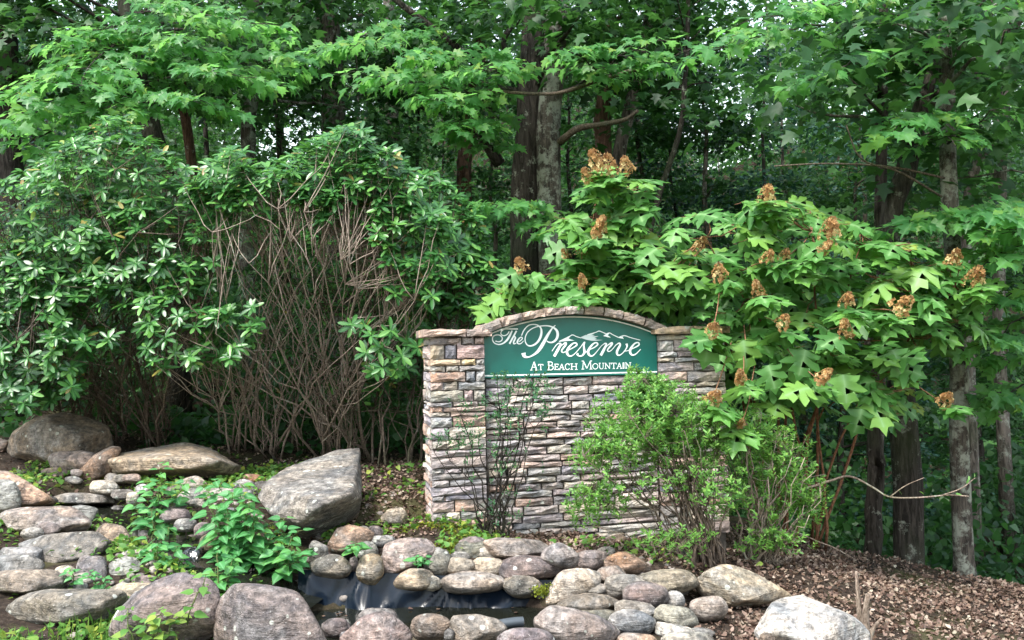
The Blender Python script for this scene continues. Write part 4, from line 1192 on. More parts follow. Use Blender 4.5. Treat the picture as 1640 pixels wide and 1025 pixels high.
# ------------------------------------------------------------------ rhododendrons
def rhododendron(label, base_px, polys, d0, thick, ntip, nmain, stem_mat, size, tops, gaps=(), tangle=0):
    b = hit(*base_px)
    th = empty('rhododendron', b, label, 'shrub', 'rhododendrons growing beside the sign')
    bag, mb = Bag(), MB()
    mains = []
    for k in range(nmain):
        tp = tops[k % len(tops)]
        e = P(tp[0] + random.uniform(-35, 35), tp[1] + random.uniform(-25, 35), d0 + random.uniform(-.75 if tangle > 200 else -.5, .4) * thick)
        wd = .85 if tangle > 255 and ntip < 800 else .6
        st = b + np.array([random.uniform(-wd, wd), random.uniform(-.3, .4), -.05])
        st[2] = gz(st[0], st[1]) - .03
        mid = st * .45 + e * .55 + np.array([(st[0] - e[0]) * .28, random.uniform(-.1, .1), -.1])
        c = bez(st, e, 0, 11, .028, mid)
        r0 = random.uniform(.007, .017)
        mb.tube(c, np.linspace(r0, .0025, 11), 6)
        mains.append(c)
    allm = np.concatenate([c[2:] for c in mains])
    tips = np.concatenate([sample_poly(p_, int(ntip * w_)) for p_, w_ in polys])
    for (x, y) in tips:
        if any(gx0 < x < gx1 and gy0 < y < gy1 and random.random() < pr for gx0, gy0, gx1, gy1, pr in gaps):
            continue
        dd = d0 + thick * (random.random() ** 1.6 - .55)
        t_ = P(x, y, dd)
        q = allm[random.choice(np.argpartition(((allm - t_) ** 2 * np.array([4.0, 2.0, .6])).sum(1) + 9.0 * np.maximum(0, allm[:, 2] - t_[2] + .25) ** 2, 22)[:22])]
        L_ = np.linalg.norm(t_ - q)
        if L_ > 1.0: q = t_ + (q - t_) * (1.0 / L_)
        if random.random() < .6:
            mb.tube(bez(q, t_, -.12 * min(L_, 1), 5, .012), np.linspace(.0048, .0028, 5), 4)
        ax = unit(unit(t_ - q) * .6 + UP * .55 + np.array([0, -.45, 0]) + rv(.15))
        side = unit(np.cross(ax, rv())); s2 = np.cross(ax, side)
        nl = random.randint(7, 11)
        ph = random.random() * 6
        for k in range(nl):
            a_ = ph + 2 * math.pi * k / nl + random.uniform(-.2, .2)
            rad = math.cos(a_) * side + math.sin(a_) * s2
            lift = random.uniform(-.25, .45)
            dr = unit(rad + ax * lift)
            bag.add(t_ + ax * random.uniform(-.02, .015), dr, unit(ax * 1.0 - rad * lift * .6 + rv(.12)), size * random.uniform(.7, 1.15))
    for k in range(tangle):      # fine bare twigs low in the bush
        q = random.choice(mains)[random.randrange(1, 7)]
        e = q + np.array([random.uniform(-.32, .32), random.uniform(-.35, .2), random.uniform(.1, .65)])
        mb.tube(bez(q, e, random.uniform(-.1, .1), 5, .02), np.linspace(.0045, .0018, 5), 4)
    mb.build('stem', stem_mat, th, b)
    leaves(th, 'rhodo', M['rhodo'], *bag.arrays())
    return th

rhododendron('big leafy rhododendron over the brown boulder', (190, 705),
             [([(-60, 330), (60, 255), (130, 205), (200, 182), (260, 235), (330, 290), (385, 330), (370, 420), (330, 470), (250, 480), (120, 480), (-60, 520)], .78),
              ([(-60, 480), (330, 440), (350, 520), (390, 590), (320, 600), (240, 560), (120, 600), (40, 640), (-60, 640)], .17), ([(-60, 430), (110, 430), (150, 560), (120, 640), (-60, 660)], .26)],
             8.9, 1.7, 1040, 46, M['twig_brown'], .12, [(60, 330), (150, 260), (230, 260), (310, 330), (20, 440), (120, 400), (220, 380), (330, 430), (60, 540), (200, 540), (300, 520)], [(130, 500, 330, 620, .3)], 260)
rhododendron('leggy rhododendron with bare grey stems behind the tilted slab', (480, 735),
             [([(290, 300), (370, 230), (430, 265), (480, 240), (560, 195), (640, 250), (680, 300), (640, 370), (580, 330), (480, 330), (420, 310), (360, 340)], .62),
              ([(600, 300), (700, 330), (740, 400), (690, 490), (610, 460)], .22), ([(560, 520), (690, 500), (680, 580), (600, 610)], .06), ([(330, 290), (640, 285), (650, 365), (340, 370)], .13), ([(200, 490), (400, 480), (430, 560), (250, 600)], .1)],
             8.5, 1.3, 760, 52, M['pale_twig'], .12, [(350, 350), (420, 350), (480, 340), (540, 330), (600, 350), (640, 390), (380, 420), (440, 380), (520, 400), (580, 430), (640, 500), (340, 500), (300, 560)], (), 260)
rhododendron('dark rhododendron close behind the sign pillar', (640, 745),
             [([(600, 290), (690, 270), (770, 340), (790, 440), (760, 510), (680, 520), (600, 470)], .5), ([(390, 330), (620, 300), (770, 340), (770, 480), (670, 560), (650, 660), (420, 660), (380, 480)], .5)],
             9.9, 1.2, 680, 12, M['twig_brown'], .13, [(640, 330), (700, 340), (740, 420), (680, 460), (620, 420)], (), 40)

# ------------------------------------------------------------------ hydrangeas
def petal_head(seed):
    r_ = np.random.default_rng(seed)
    v, f, rn, md = [], [], [], []
    lop = r_.uniform(.6, 1.02, 2)
    for k in range(85):
        t_ = r_.random()
        rad = .075 * (1 - t_) ** .7 + .02
        a_ = r_.random() * 6.28
        rad *= 1 + .35 * math.sin(3 * a_ + seed) * lop[0]
        c = np.array([rad * math.cos(a_) * lop[0], rad * math.sin(a_) * lop[1], t_ * .19])
        ax = unit(np.array([math.cos(a_), math.sin(a_), .35]) + r_.normal(0, .35, 3))
        s1 = unit(np.cross(ax, r_.normal(0, 1, 3))); s2 = np.cross(ax, s1)
        sz = r_.uniform(.013, .024); rr = r_.random()
        for q in range(4):
            b_ = q * math.pi / 2
            u = math.cos(b_) * s1 + math.sin(b_) * s2; w_ = -math.sin(b_) * s1 + math.cos(b_) * s2
            i0 = len(v)
            v += [c, c + u * sz * .7 + w_ * sz * .5 + ax * sz * .2, c + u * sz * 1.25 + ax * sz * r_.uniform(-.3, .5), c + u * sz * .7 - w_ * sz * .5 + ax * sz * .2]
            f.append((i0, i0 + 1, i0 + 2, i0 + 3)); rn += [rr] * 4; md += [0] * 4
    # central stalk
    for w0 in (np.array([.004, 0, 0]), np.array([0, .004, 0])):
        i0 = len(v); v += [-w0, w0, w0 + np.array([0, 0, .19]), -w0 + np.array([0, 0, .19])]; f.append((i0, i0 + 1, i0 + 2, i0 + 3)); rn += [0] * 4; md += [0] * 4
    for k in range(9):
        i0 = len(v); a_ = k * 2.4; u = np.array([math.cos(a_), math.sin(a_), 0])
        w_ = np.array([-u[1], u[0], 0]) * .004
        e = u * .085 * (1 - k / 11) + np.array([0, 0, .03 + .018 * k]); s_ = np.array([0, 0, .005 + .017 * k])
        v += [s_ - w_, s_ + w_, e + w_, e - w_]; f.append((i0, i0 + 1, i0 + 2, i0 + 3)); rn += [0] * 4; md += [0] * 4
    me = mesh_np('flower_head', np.array(v), [i for q in f for i in q], [4] * len(f), False, {'rnd': rn, 'mid': md})
    me.materials.append(M['petal'])
    return me
HEADS = [petal_head(k) for k in range(6)]

def hydrangea(label, base_px, d_base, polys, d0, thick, n, heads, size, tops, hang=()):
    b = P(*base_px, d_base); b[2] = gz(b[0], b[1])
    th = empty('hydrangea', b, label, 'shrub', 'oak-leaved hydrangeas behind the sign')
    mb, bag = MB(), Bag()
    mains = []
    for tp in tops:
        e = P(tp[0], tp[1], d0 + random.uniform(-.4, .3) * thick)
        st = b + np.array([random.uniform(-.35, .35), random.uniform(-.2, .2), -.04])
        c = bez(st, e, 0, 10, .02, st * .4 + e * .6 + np.array([(st[0] - e[0]) * .35, 0, .15]))
        mb.tube(c, np.linspace(.017, .006, 10), 6)
        mains.append(c)
    allm = np.concatenate([c[3:] for c in mains])
    def twig(t_):
        q = allm[np.argmin(((allm - t_) ** 2).sum(1))]
        L_ = np.linalg.norm(t_ - q)
        if L_ > .8: q = t_ + (q - t_) * .8 / L_
        mb.tube(bez(q, t_, -.05, 5, .01), np.linspace(.006, .004, 5), 4)
        return q
    for (x, y, dd, sc_) in heads:
        t_ = P(x, y + 14, dd - .30); sc_ *= random.uniform(.72, .9)
        q = twig(t_)
        o = bpy.data.objects.new('flower_head', random.choice(HEADS))
        ax = unit(UP * .8 + unit(t_ - q) * .5 + np.array([random.uniform(-.4, .4), -.35, 0]))
        z_ = Vector(ax); rot = z_.to_track_quat('Z', 'Y').to_matrix().to_4x4()
        o.matrix_basis = Matrix.Translation(Vector(t_ - b)) @ rot @ Matrix.Scale(sc_, 4)
        o.parent = th; col.objects.link(o)
        for k in range(random.randint(3, 5)):        # leaves below the head
            a_ = random.uniform(0, 6.28)
            out = np.array([math.cos(a_), math.sin(a_) - .35, 0])
            bag.add(t_ - ax * random.uniform(.03, .12) + unit(out) * .03, unit(out + UP * random.uniform(-.35, .1)), unit(UP + out * .2 + np.array([0, -.45, 0]) + rv(.2)), size * random.uniform(.7, 1.05))
    for p_, w_ in polys:
        for (x, y) in sample_poly(p_, int(n * w_)):
            dd = d0 + thick * (random.random() ** 1.4 - .5)
            t_ = P(x, y, dd)
            if random.random() < .3: twig(t_)
            a_ = random.uniform(0, 6.28)
            out = unit(np.array([math.cos(a_), math.sin(a_) * .7 - .55, 0]))
            dr = unit(out + UP * random.uniform(-.65, .12))
            nn = unit(UP * .9 + np.array([0, -.55, 0]) + out * .25 + rv(.22))
            # petiole
            mb.tube(bez(t_ - dr * size * .35 - UP * .02, t_, -.01, 3), [.0028, .0025, .002], 4)
            bag.add(t_, dr, nn, size * random.uniform(.55, 1.15))
    for (x, y, dd, dx, sz) in hang:          # big leaves that hang down before the pillar
        t_ = P(x, y, dd)
        bag.add(t_, unit(np.array([dx, -.25, -1.0])), unit(np.array([.1, -1.0, .45])), sz)
    mb.build('stem', M['twig_red'], th, b)
    leaves(th, 'hydrangea', M['hydrangea'], *bag.arrays())
    return th

hydrangea('tall narrow hydrangea rising behind the arch of the sign', (960, 700), 8.4,
          [([(755, 500), (770, 470), (800, 442), (850, 432), (925, 440), (990, 440), (1060, 460), (1070, 490), (1000, 500), (930, 490), (850, 488), (800, 500)], .45),
           ([(925, 300), (960, 262), (1032, 285), (1035, 330), (985, 350), (935, 335)], .18), ([(900, 345), (1000, 345), (1060, 370), (1060, 450), (930, 450), (900, 400)], .37)],
          8.15, .8, 210, [(944, 275, 8.0, 1.0), (958, 252, 8.1, 1.05), (975, 262, 7.95, 1.1), (1003, 262, 8.0, 1.0), (957, 362, 7.9, 1.15), (836, 418, 7.9, .95), (936, 444, 7.75, .95), (907, 398, 8.2, .6), (932, 390, 8.1, .6)], .25,
          [(960, 290), (990, 300), (830, 450), (930, 450), (1000, 400), (880, 460), (1050, 460)])
hydrangea('wide spreading hydrangea with many brown flower heads over the sign end', (1260, 760), 8.6,
          [([(1000, 380), (1060, 345), (1150, 340), (1220, 300), (1300, 335), (1370, 345), (1390, 375), (1480, 385), (1540, 420), (1530, 490), (1480, 560), (1440, 600), (1350, 560), (1200, 540), (1120, 500), (1040, 490), (1000, 450)], .68),
           ([(1150, 560), (1230, 540), (1340, 560), (1400, 600), (1360, 640), (1290, 655), (1200, 640), (1160, 600)], .16), ([(1340, 600), (1460, 580), (1480, 650), (1400, 680)], .05), ([(1440, 380), (1560, 420), (1600, 470), (1560, 540), (1480, 560)], .1)],
          8.0, 1.3, 540, [(1230, 312, 7.7, 1.1), (1332, 366, 7.5, 1.1), (1314, 392, 7.55, .9), (1215, 456, 7.4, .9), (1152, 430, 7.5, .85), (1228, 405, 7.6, .8), (1120, 384, 7.8, .75), (1256, 400, 7.7, .7), (1358, 474, 7.4, .85), (1436, 484, 7.4, 1.0),
                         (1524, 414, 7.8, 1.1), (1560, 440, 7.7, 1.15), (1252, 508, 7.3, .75), (1142, 520, 7.1, .9), (1353, 520, 7.3, .95), (1188, 596, 7.0, .9), (1313, 596, 7.1, .9), (1140, 632, 6.95, .95), (1186, 668, 7.0, .65), (1512, 632, 7.7, .9)], .24,
          [(1060, 400), (1130, 380), (1220, 330), (1300, 370), (1380, 390), (1460, 420), (1530, 460), (1180, 580), (1300, 600), (1400, 600), (1160, 520), (1250, 480)],
          [(1140, 528, 7.0, -.25, .30), (1190, 545, 7.0, .2, .24), (1350, 600, 7.0, .1, .26), (1290, 560, 7.0, -.3, .24), (1430, 560, 7.3, .3, .26), (1230, 585, 6.95, .3, .22), (1380, 655, 7.2, -.3, .22)])
# the one large leaf that hangs before the pillar
# ------------------------------------------------------------------ small-leaved shrubs before the sign
def azalea(label, base, blobs, mat, size, nstem, stem_mat, per, tips, wild=.1):
    b = np.array(base, float)
    th = empty('azalea', b, label, 'shrub', 'small-leaved shrubs before the sign')
    mb, bag = MB(), Bag()
    for (x, y, d, rx, ry, rd, n) in blobs:
        mains = []
        for k in range(max(2, int(nstem * n))):
            a_ = rv(.5)
            e = P(x + a_[0] * rx, y + a_[2] * ry + ry * .3, d + a_[1] * rd)
            st = b + np.array([random.uniform(-.13, .13), random.uniform(-.1, .1), -.03])
            c = bez(st, e, 0, 9, .02, st * .5 + e * .5 + np.array([(st[0] - e[0]) * .15, 0, (e[2] - st[2]) * -.05]))
            mb.tube(c, np.linspace(random.uniform(.006, .012), .003, 9), 5)
            mains.append(c)
        allm = np.concatenate([c[4:] for c in mains])
        for k in range(int(tips * n)):
            u = rv(); u = u / np.linalg.norm(u) * random.random() ** .4
            t_ = P(x + u[0] * rx * (1 + wild * random.gauss(0, 1)), y + u[2] * ry * (1 + wild * random.gauss(0, 1)), d + u[1] * rd)
            q = allm[np.argmin(((allm - t_) ** 2).sum(1))]
            if random.random() < .5:
                mb.tube(bez(q, t_, .0, 4, .006), [.003, .0025, .002, .0015], 3)
            ax = unit(unit(t_ - q) * .5 + UP * .8 + np.array([0, -.2, 0]) + rv(.3))
            L_ = random.uniform(.03, .10)
            for j in range(per):
                a_ = j * 2.4 + random.random()
                s1 = unit(np.cross(ax, np.array([1, .3, .2]))); s2 = np.cross(ax, s1)
                rad = math.cos(a_) * s1 + math.sin(a_) * s2
                f_ = j / per
                bag.add(t_ - ax * L_ * (1 - f_), unit(rad + ax * (.3 + .8 * f_)), unit(ax + rv(.3)), size * random.uniform(.6, 1.2))
    mb.build('stem', stem_mat, th, b)
    p_, d_, n_, s_ = bag.arrays()
    merged('foliage', LEAF['small'], p_, frames(d_, n_), s_, rng.random(len(p_)), mat, th, b)
    return th
ab = P(1135, 892, 6.75); ab[2] = gz(ab[0], ab[1])
azalea('bright green rounded azalea covering the sign wall end', ab,
       [(1050, 668, 6.7, 108, 60, .38, 1.0), (1015, 705, 6.6, 95, 38, .3, .3), (1115, 690, 6.75, 75, 62, .35, .4), (1038, 622, 6.7, 45, 32, .2, .22), (955, 800, 6.7, 55, 40, .25, .17), (1140, 770, 6.6, 65, 55, .3, .17), (1020, 760, 6.6, 85, 40, .3, .10), (950, 725, 6.65, 45, 30, .25, .12), (1080, 860, 6.55, 80, 28, .25, .08), (1016, 592, 6.8, 12, 9, .04, .015), (1045, 606, 6.8, 14, 10, .05, .02)],
       M['azalea'], .038, 22, M['twig_brown'], 10, 700)
ab2 = P(1215, 885, 7.1); ab2[2] = gz(ab2[0], ab2[1])
azalea('loose azalea with tangled bare stems in front of the dark wood', ab2,
       [(1190, 695, 6.95, 65, 45, .3, .6), (1250, 745, 7.0, 62, 62, .3, .6), (1290, 795, 7.0, 34, 48, .2, .28), (1205, 800, 6.9, 50, 60, .3, .22), (1235, 862, 6.9, 60, 24, .2, .2)],
       M['azalea'], .042, 30, M['pale_twig'], 10, 350, .2)
ab3 = P(796, 856, 6.95); ab3[2] = gz(ab3[0], ab3[1])
azalea('thin sparse shrub with dark stems against the stone wall', ab3,
       [(745, 680, 6.85, 50, 55, .18, .4), (810, 660, 6.85, 45, 50, .15, .5), (840, 610, 6.9, 60, 14, .1, .2), (865, 640, 6.85, 35, 35, .15, .3), (795, 598, 6.9, 16, 8, .05, .08), (868, 596, 6.9, 22, 8, .05, .05), (800, 740, 6.8, 60, 60, .2, .35), (720, 700, 6.85, 40, 20, .15, .2), (800, 820, 6.8, 45, 30, .15, .1)],
       M['dull_shrub'], .036, 9, M['bark_dark'], 7, 100, .25)
th3 = bpy.data.objects[-1] if False else None

# ------------------------------------------------------------------ leafy plants by the stream
def leafy(label, stems, d, size, mat='nettle', name='leafy_plant', group='leafy green plants by the stream'):
    bx, by = stems[0][2], stems[0][3]
    b = P(bx, by, d)
    th = empty(name, b, label, 'plant', group)
    mb, bag = MB(), Bag()
    for (tx, ty, sx, sy) in stems:
        s_, e = P(sx, sy, d + random.uniform(-.05, .05)), P(tx, ty, d + random.uniform(-.15, .15))
        n = max(6, int(np.linalg.norm(e - s_) / .045))
        c = bez(s_, e, 0, n, .01, (s_ + e) / 2 + np.array([random.uniform(-.05, .05), -.05, .04]))
        mb.tube(c, np.linspace(.005, .0025, n), 5)
        ph = random.random() * 3
        for i in range(1, n):
            f_ = i / (n - 1)
            ph += 1.57
            for sgn in (1, -1):
                a_ = ph + random.uniform(-.3, .3)
                out = sgn * np.array([math.cos(a_), math.sin(a_), 0])
                sz = size * (1.15 - .5 * f_) * random.uniform(.75, 1.15)
                dr = unit(out + UP * random.uniform(-.35, .25))
                pt = c[i] + out * sz * .35
                mb.tube([c[i], pt], [.0022, .0016], 4)
                bag.add(pt, dr, unit(UP + np.array([0, -.4, 0]) + rv(.2)), sz)
    mb.build('stem', M['stem_green'], th, b)
    leaves(th, 'ovate', M[mat], *bag.arrays())
leafy('tall leafy plant below the long tan slab', [(262, 742, 258, 850), (235, 770, 250, 850), (285, 790, 262, 850), (215, 800, 245, 850), (300, 770, 268, 850)], 7.1, .118)
leafy('leafy plant in the stream between cream oval stone and waterfall', [(243, 818, 262, 920), (270, 845, 266, 925), (255, 870, 268, 930), (285, 875, 272, 930), (235, 885, 262, 930), (292, 900, 275, 935)], 6.2, .11)
leafy('big bushy leafy plant over the dark cascade', [(345, 770, 385, 900), (372, 790, 390, 900), (335, 810, 380, 900), (398, 800, 395, 905), (420, 840, 400, 905), (365, 830, 385, 905), (440, 855, 405, 905), (330, 780, 378, 900), (385, 775, 392, 900), (410, 815, 398, 905), (450, 835, 408, 905), (350, 850, 385, 905), (405, 870, 400, 905)], 6.35, .13)
leafy('leafy plant hanging against the huge tilted slab', [(455, 830, 445, 915), (480, 850, 452, 915), (470, 880, 450, 920), (495, 880, 455, 920), (440, 870, 446, 918), (470, 905, 455, 925)], 6.3, .118)
leafy('small leafy plant just above the ridged purple boulder', [(350, 880, 352, 945), (372, 895, 358, 945), (345, 910, 354, 948), (362, 920, 357, 948)], 5.75, .11)
leafy('slender willow-like weed in front of the ridged purple boulder', [(262, 975, 255, 1030), (240, 990, 250, 1030), (205, 975, 215, 1030), (290, 985, 262, 1032), (330, 920, 300, 1000)], 4.75, .075, 'weed')
leafy('small weed sprouting between purple-grey and cream stones', [(112, 912, 120, 935), (165, 925, 160, 945), (150, 915, 152, 940)], 5.8, .07, 'nettle')
leafy('little sprig growing out beside the large pink-purple stone', [(672, 892, 668, 905), (680, 898, 670, 906)], 6.15, .07)
leafy('little sprig on top of the rust-streaked brown rock', [(572, 872, 574, 885), (566, 878, 572, 886)], 6.3, .08)

# ------------------------------------------------------------------ trees
def gaussian_unit(n):
    v = rng.normal(0, 1, (n, 3)); return v / np.linalg.norm(v, axis=1)[:, None]
QUAD = [(np.array([(0, 0, 0), (.32, .35, -.03), (.30, .62, -.08), (0, 1, -.2), (-.30, .62, -.08), (-.32, .35, -.03)], float), [(0, 1, 2, 3), (0, 3, 4, 5)], np.zeros(6)),
        (np.array([(0, 0, 0), (.40, .15, -.02), (.28, .55, -.1), (0, 1, -.18), (-.28, .55, -.1), (-.40, .15, -.02)], float), [(0, 1, 2, 3), (0, 3, 4, 5)], np.zeros(6))]
LOBED = [(np.array([(0, 0, 0), (.45, .05, -.05), (.22, .35, 0), (.5, .55, -.12), (.18, .62, -.05), (0, 1, -.2), (-.18, .62, -.05), (-.5, .55, -.12), (-.22, .35, 0), (-.45, .05, -.05)], float), [(0, 1, 2), (2, 3, 4), (0, 2, 4, 5), (0, 5, 6, 8), (6, 7, 8), (0, 8, 9)], np.zeros(10))]

def layered_leaves(centers, radii, per, size, flat=.22):
    """leaves gathered in flattish sprays round the given centres"""
    n = len(centers) * per
    c = np.repeat(centers, per, 0)
    r_ = np.repeat(radii, per)
    o = rng.normal(0, .55, (n, 3)) * r_[:, None]
    o[:, 2] = o[:, 2] * flat - .12 * (o[:, 0] ** 2 + o[:, 1] ** 2) / np.maximum(r_, .1)
    p_ = c + o
    d_ = np.stack([o[:, 0], o[:, 1], np.zeros(n)], 1); d_ /= np.linalg.norm(d_, axis=1)[:, None] + 1e-6
    d_ = d_ + rng.normal(0, .5, (n, 3)) + np.array([0, 0, -.35])
    n_ = np.array([0, 0, 1.0]) + rng.normal(0, .38, (n, 3)) + np.array([0, -.25, 0])
    return p_, d_, n_, size * rng.uniform(.6, 1.3, n)

def trunk_curve(pxs, d, zlow=None, ztop=11.0):
    c = [P(x, y, d) for x, y in pxs]
    lo, hi = c[-1], c[0]
    low = lo.copy(); low[2] = gz(lo[0], lo[1]) - .1
    if lo[2] - low[2] > .15: c.append(low)
    else: c[-1] = low
    dirn = unit(c[0] - c[1])
    if hi[2] < ztop:
        c.insert(0, c[0] + dirn * (ztop - hi[2]))
    return np.array(c[::-1])           # from the ground up

def tree(label, pxs, d, w0, w1, bark, crown_n=26, crown_r=2.0, lname='forest', ztop=11.0, size=.17, forks=(), name='tree', limbs=6):
    """pxs: from the top of the picture downwards; w0, w1: widths in pixels at the foot and at the top"""
    c = trunk_curve(pxs, d, None, ztop)
    b = c[0].copy(); b[2] += .1
    th = empty(name, b, label, 'tree', 'trees of the wood behind the sign')
    n = 16
    q = poly_interp(c, n)
    q[1:-1] += rng.normal(0, .012, (n - 2, 3))
    r_ = np.linspace(w0, w1, n) * d / F / 2
    r_[0] *= 1.35; r_[-4:] *= np.array([.85, .7, .5, .3])
    mb = MB(); mb.tube(q, r_, 12, .06)
    mb.build('trunk', bark, th, b)
    for fk in forks:
        f_ = np.array([P(x, y, dd) for x, y, dd in fk[0]])
        m2 = MB(); m2.tube(poly_interp(f_, 14), np.linspace(fk[1], fk[2], 14) * d / F / 2, 8, .05)
        m2.build('limb', fk[3] if len(fk) > 3 else bark, th, b)
    cs, rs = [], []
    top = q[-1]
    m2 = MB()
    for k in range(crown_n):
        zz = random.uniform(.66 if d < 12.5 else .55, 1.02)
        z_ = b[2] + (top[2] - b[2]) * zz
        i = min(n - 1, int(zz * (n - 1)))
        a_ = random.uniform(0, 6.28)
        rr = crown_r * random.uniform(.35, 1.0) * (1.25 - .6 * zz)
        e = q[i] + np.array([math.cos(a_) * rr, math.sin(a_) * rr, random.uniform(-.2, .9)])
        if k < limbs * 2:
            m2 = MB()
            m2.tube(bez(q[i], e, .15, 6, .03), np.linspace(max(.012, r_[i] * .3), .008, 6), 5)
            m2.build('limb', bark, th, b)
        cs.append(e); rs.append(random.uniform(.6, 1.1))
    p_, d_, n_, s_ = layered_leaves(np.array(cs), np.array(rs), 75, size)
    merged('crown', LOBED, p_, frames(d_, n_), s_, rng.random(len(p_)), M[lname], th, b)
    return th

def spray(mb, bag, a, b, width, size=.15, sag=.12, tw=.13, r0=.014, dense=1.0):
    """a leafy horizontal bough from a to b with side twigs"""
    a, b = np.asarray(a, float), np.asarray(b, float)
    L_ = np.linalg.norm(b - a)
    n = max(6, int(L_ / .15))
    c = bez(a, b, sag, n, .02)
    mb.tube(c, np.linspace(r0, .003, n), 5)
    t_ = unit(b - a)
    side = unit(np.cross(t_, UP))
    k = max(6, int(L_ / tw))
    for i in range(k):
        f_ = .24 + .76 * (i + random.random() * .6) / k
        q = c[min(n - 1, int(f_ * (n - 1)))]
        sg = 1 if i % 2 else -1
        wl = width * (1.0 - .55 * f_) * random.uniform(.55, 1.15)
        e = q + side * sg * wl + t_ * wl * .55 + UP * random.uniform(-.16, .07) * wl * 2
        m_ = max(3, int(wl / .09))
        tc_ = bez(q, e, .03, m_ + 1, .01)
        mb.tube(tc_, np.linspace(.005, .002, m_ + 1), 3)
        for j in range(1, m_ + 1):
            dirn = unit(tc_[j] - tc_[j - 1])
            s1 = unit(np.cross(dirn, UP))
            for s2 in (1, -1, 0) if j == m_ else (1, -1):
                if random.random() > dense: continue
                dr = unit(dirn * (.5 if s2 else 1.2) + s1 * s2 + UP * random.uniform(-.85, -.05) + rv(.2) + np.array([0, -.25, 0]))
                nn = unit(UP * 1.0 + np.array([0, -.55, 0]) + rv(.3) + dirn * .2)
                pt = tc_[j] + unit(dr + UP * .3) * random.uniform(.02, .06)
                bag.add(pt, dr, nn, size * random.uniform(.55, 1.15))

def boughs(th, sprays, size, mat='maple', barkm='bark_dark', dense=1.0):
    mb, bag = MB(), Bag()
    b = np.array(th.location)
    for (a, e, w_) in sprays:
        spray(mb, bag, P(*a), P(*e), w_, size, dense=dense)
    mb.build('bough', M[barkm], th, b)
    leaves(th, 'maple', M[mat], *bag.arrays())

# -- trunks that show in the photograph
tree('thick grey trunk cut by the photo edge, behind the leafiest rhododendron', [(2, -20), (8, 180), (18, 350), (30, 520)], 12.0, 46, 40, M['bark_dark'])
mapA = tree('leaning maple whose bright boughs spread above the leafy rhododendron', [(198, -20), (215, 90), (238, 190), (268, 300), (285, 420)], 11.5, 34, 27, M['bark_dark'], 14)
tree('slim trunk with dark patches behind the two rhododendrons', [(412, -20), (405, 120), (396, 230), (395, 380)], 14.0, 26, 20, M['bark_lichen'])
tree('straight pale trunk near the thick pair, high above the leggy rhododendron', [(520, -20), (530, 120), (535, 260), (545, 420)], 15.0, 40, 34, M['bark'])
tree('thin dark trunk between leaning maple and slim patchy trunk', [(283, 60), (292, 160), (305, 240), (315, 400)], 13.0, 18, 13, M['bark_red'])
bigT = tree('thick rough double trunk, one half dark and one pale with lichen', [(858, -20), (855, 150), (844, 300), (841, 480), (840, 600)], 12.0, 50, 52, M['bark_dark'], 30, 2.6,
            forks=[([(896, -20, 11.8), (885, 120, 11.75), (878, 220, 11.7), (880, 330, 11.7), (884, 480, 11.7), (886, 620, 11.8)], 34, 42, M['bark_lichen']),
                   ([(800, 262, 12.0), (770, 215, 11.8), (762, 180, 11.8), (755, 165, 11.7)], 20, 5, M['bark_dark']), ([(760, 100, 12.2), (700, 50, 12.0), (640, 5, 12.0), (600, -30, 12.0)], 13, 8, M['bark_dark']),
                   ([(812, 90, 11.8), (808, 60, 11.7), (840, 20, 11.6), (860, -25, 11.5)], 9, 7, M['bark_dark']),
                   ([(896, 228, 11.6), (925, 206, 11.4), (960, 200, 11.3), (1000, 192, 11.2), (1022, 177, 11.1)], 12, 5, M['twig_brown']),
                   ([(780, 145, 10.6), (850, 150, 10.5), (900, 148, 10.4), (960, 128, 10.3), (1040, 105, 10.2)], 4, 7, M['twig_brown'])])
tree('reddish straight trunk between the double trunk and a leaning grey one', [(976, -20), (972, 100), (965, 240), (966, 420)], 14.0, 30, 23, M['bark_red'])
tree('leaning grey trunk behind the tallest flower heads', [(1050, -40), (1030, 90), (1012, 170), (988, 260), (980, 420)], 13.0, 24, 16, M['bark'])
tree('thin curved dark sapling trunk right of the tallest flower heads', [(1102, -20), (1097, 140), (1085, 230), (1048, 330), (1040, 430)], 11.5, 11, 7, M['bark_dark'], 8, 1.4, ztop=8, name='sapling')
tree('slender brown trunk beside the dark limb of the double trunk', [(766, -20), (768, 80), (745, 260), (748, 420)], 16.0, 26, 20, M['bark_red'])
tree('thin grey trunk behind the middle maple boughs', [(622, -20), (625, 120), (632, 260), (640, 420)], 18.0, 24, 18, M['bark'])
mapR = tree('tall pale straight trunk standing on the slope edge by the hydrangea', [(1512, -20), (1516, 180), (1522, 360), (1532, 600), (1540, 800), (1545, 935)], 8.6, 31, 21, M['bark_lichen'], 16, 2.2,
            forks=[([(1512, 285, 8.55), (1430, 268, 8.3), (1330, 262, 8.1), (1240, 266, 8.0)], 4, 2, M['twig_brown']), ([(1508, 315, 8.5), (1440, 275, 8.2), (1380, 255, 8.1), (1355, 200, 8.0)], 4, 2, M['twig_brown'])])
tree('leaning dark trunk with a broad split base beside the pale straight trunk', [(1510, 40), (1480, 160), (1452, 260), (1424, 350), (1430, 520), (1450, 680), (1455, 905)], 9.0, 52, 18, M['bark_dark'], 14)
tree('short dark trunk base in deep shade beyond the leaf litter', [(1405, 600), (1402, 760), (1398, 900)], 10.0, 30, 22, M['bark_dark'], 10, ztop=9)
tree('thin forked trunk beyond the pale straight one', [(1640, 60), (1600, 210), (1560, 270), (1548, 360), (1545, 480)], 12.0, 22, 10, M['bark'])
tree('grey trunk in the corner above the ravine', [(1632, -20), (1620, 100), (1606, 200), (1598, 420)], 13.0, 20, 16, M['bark'])

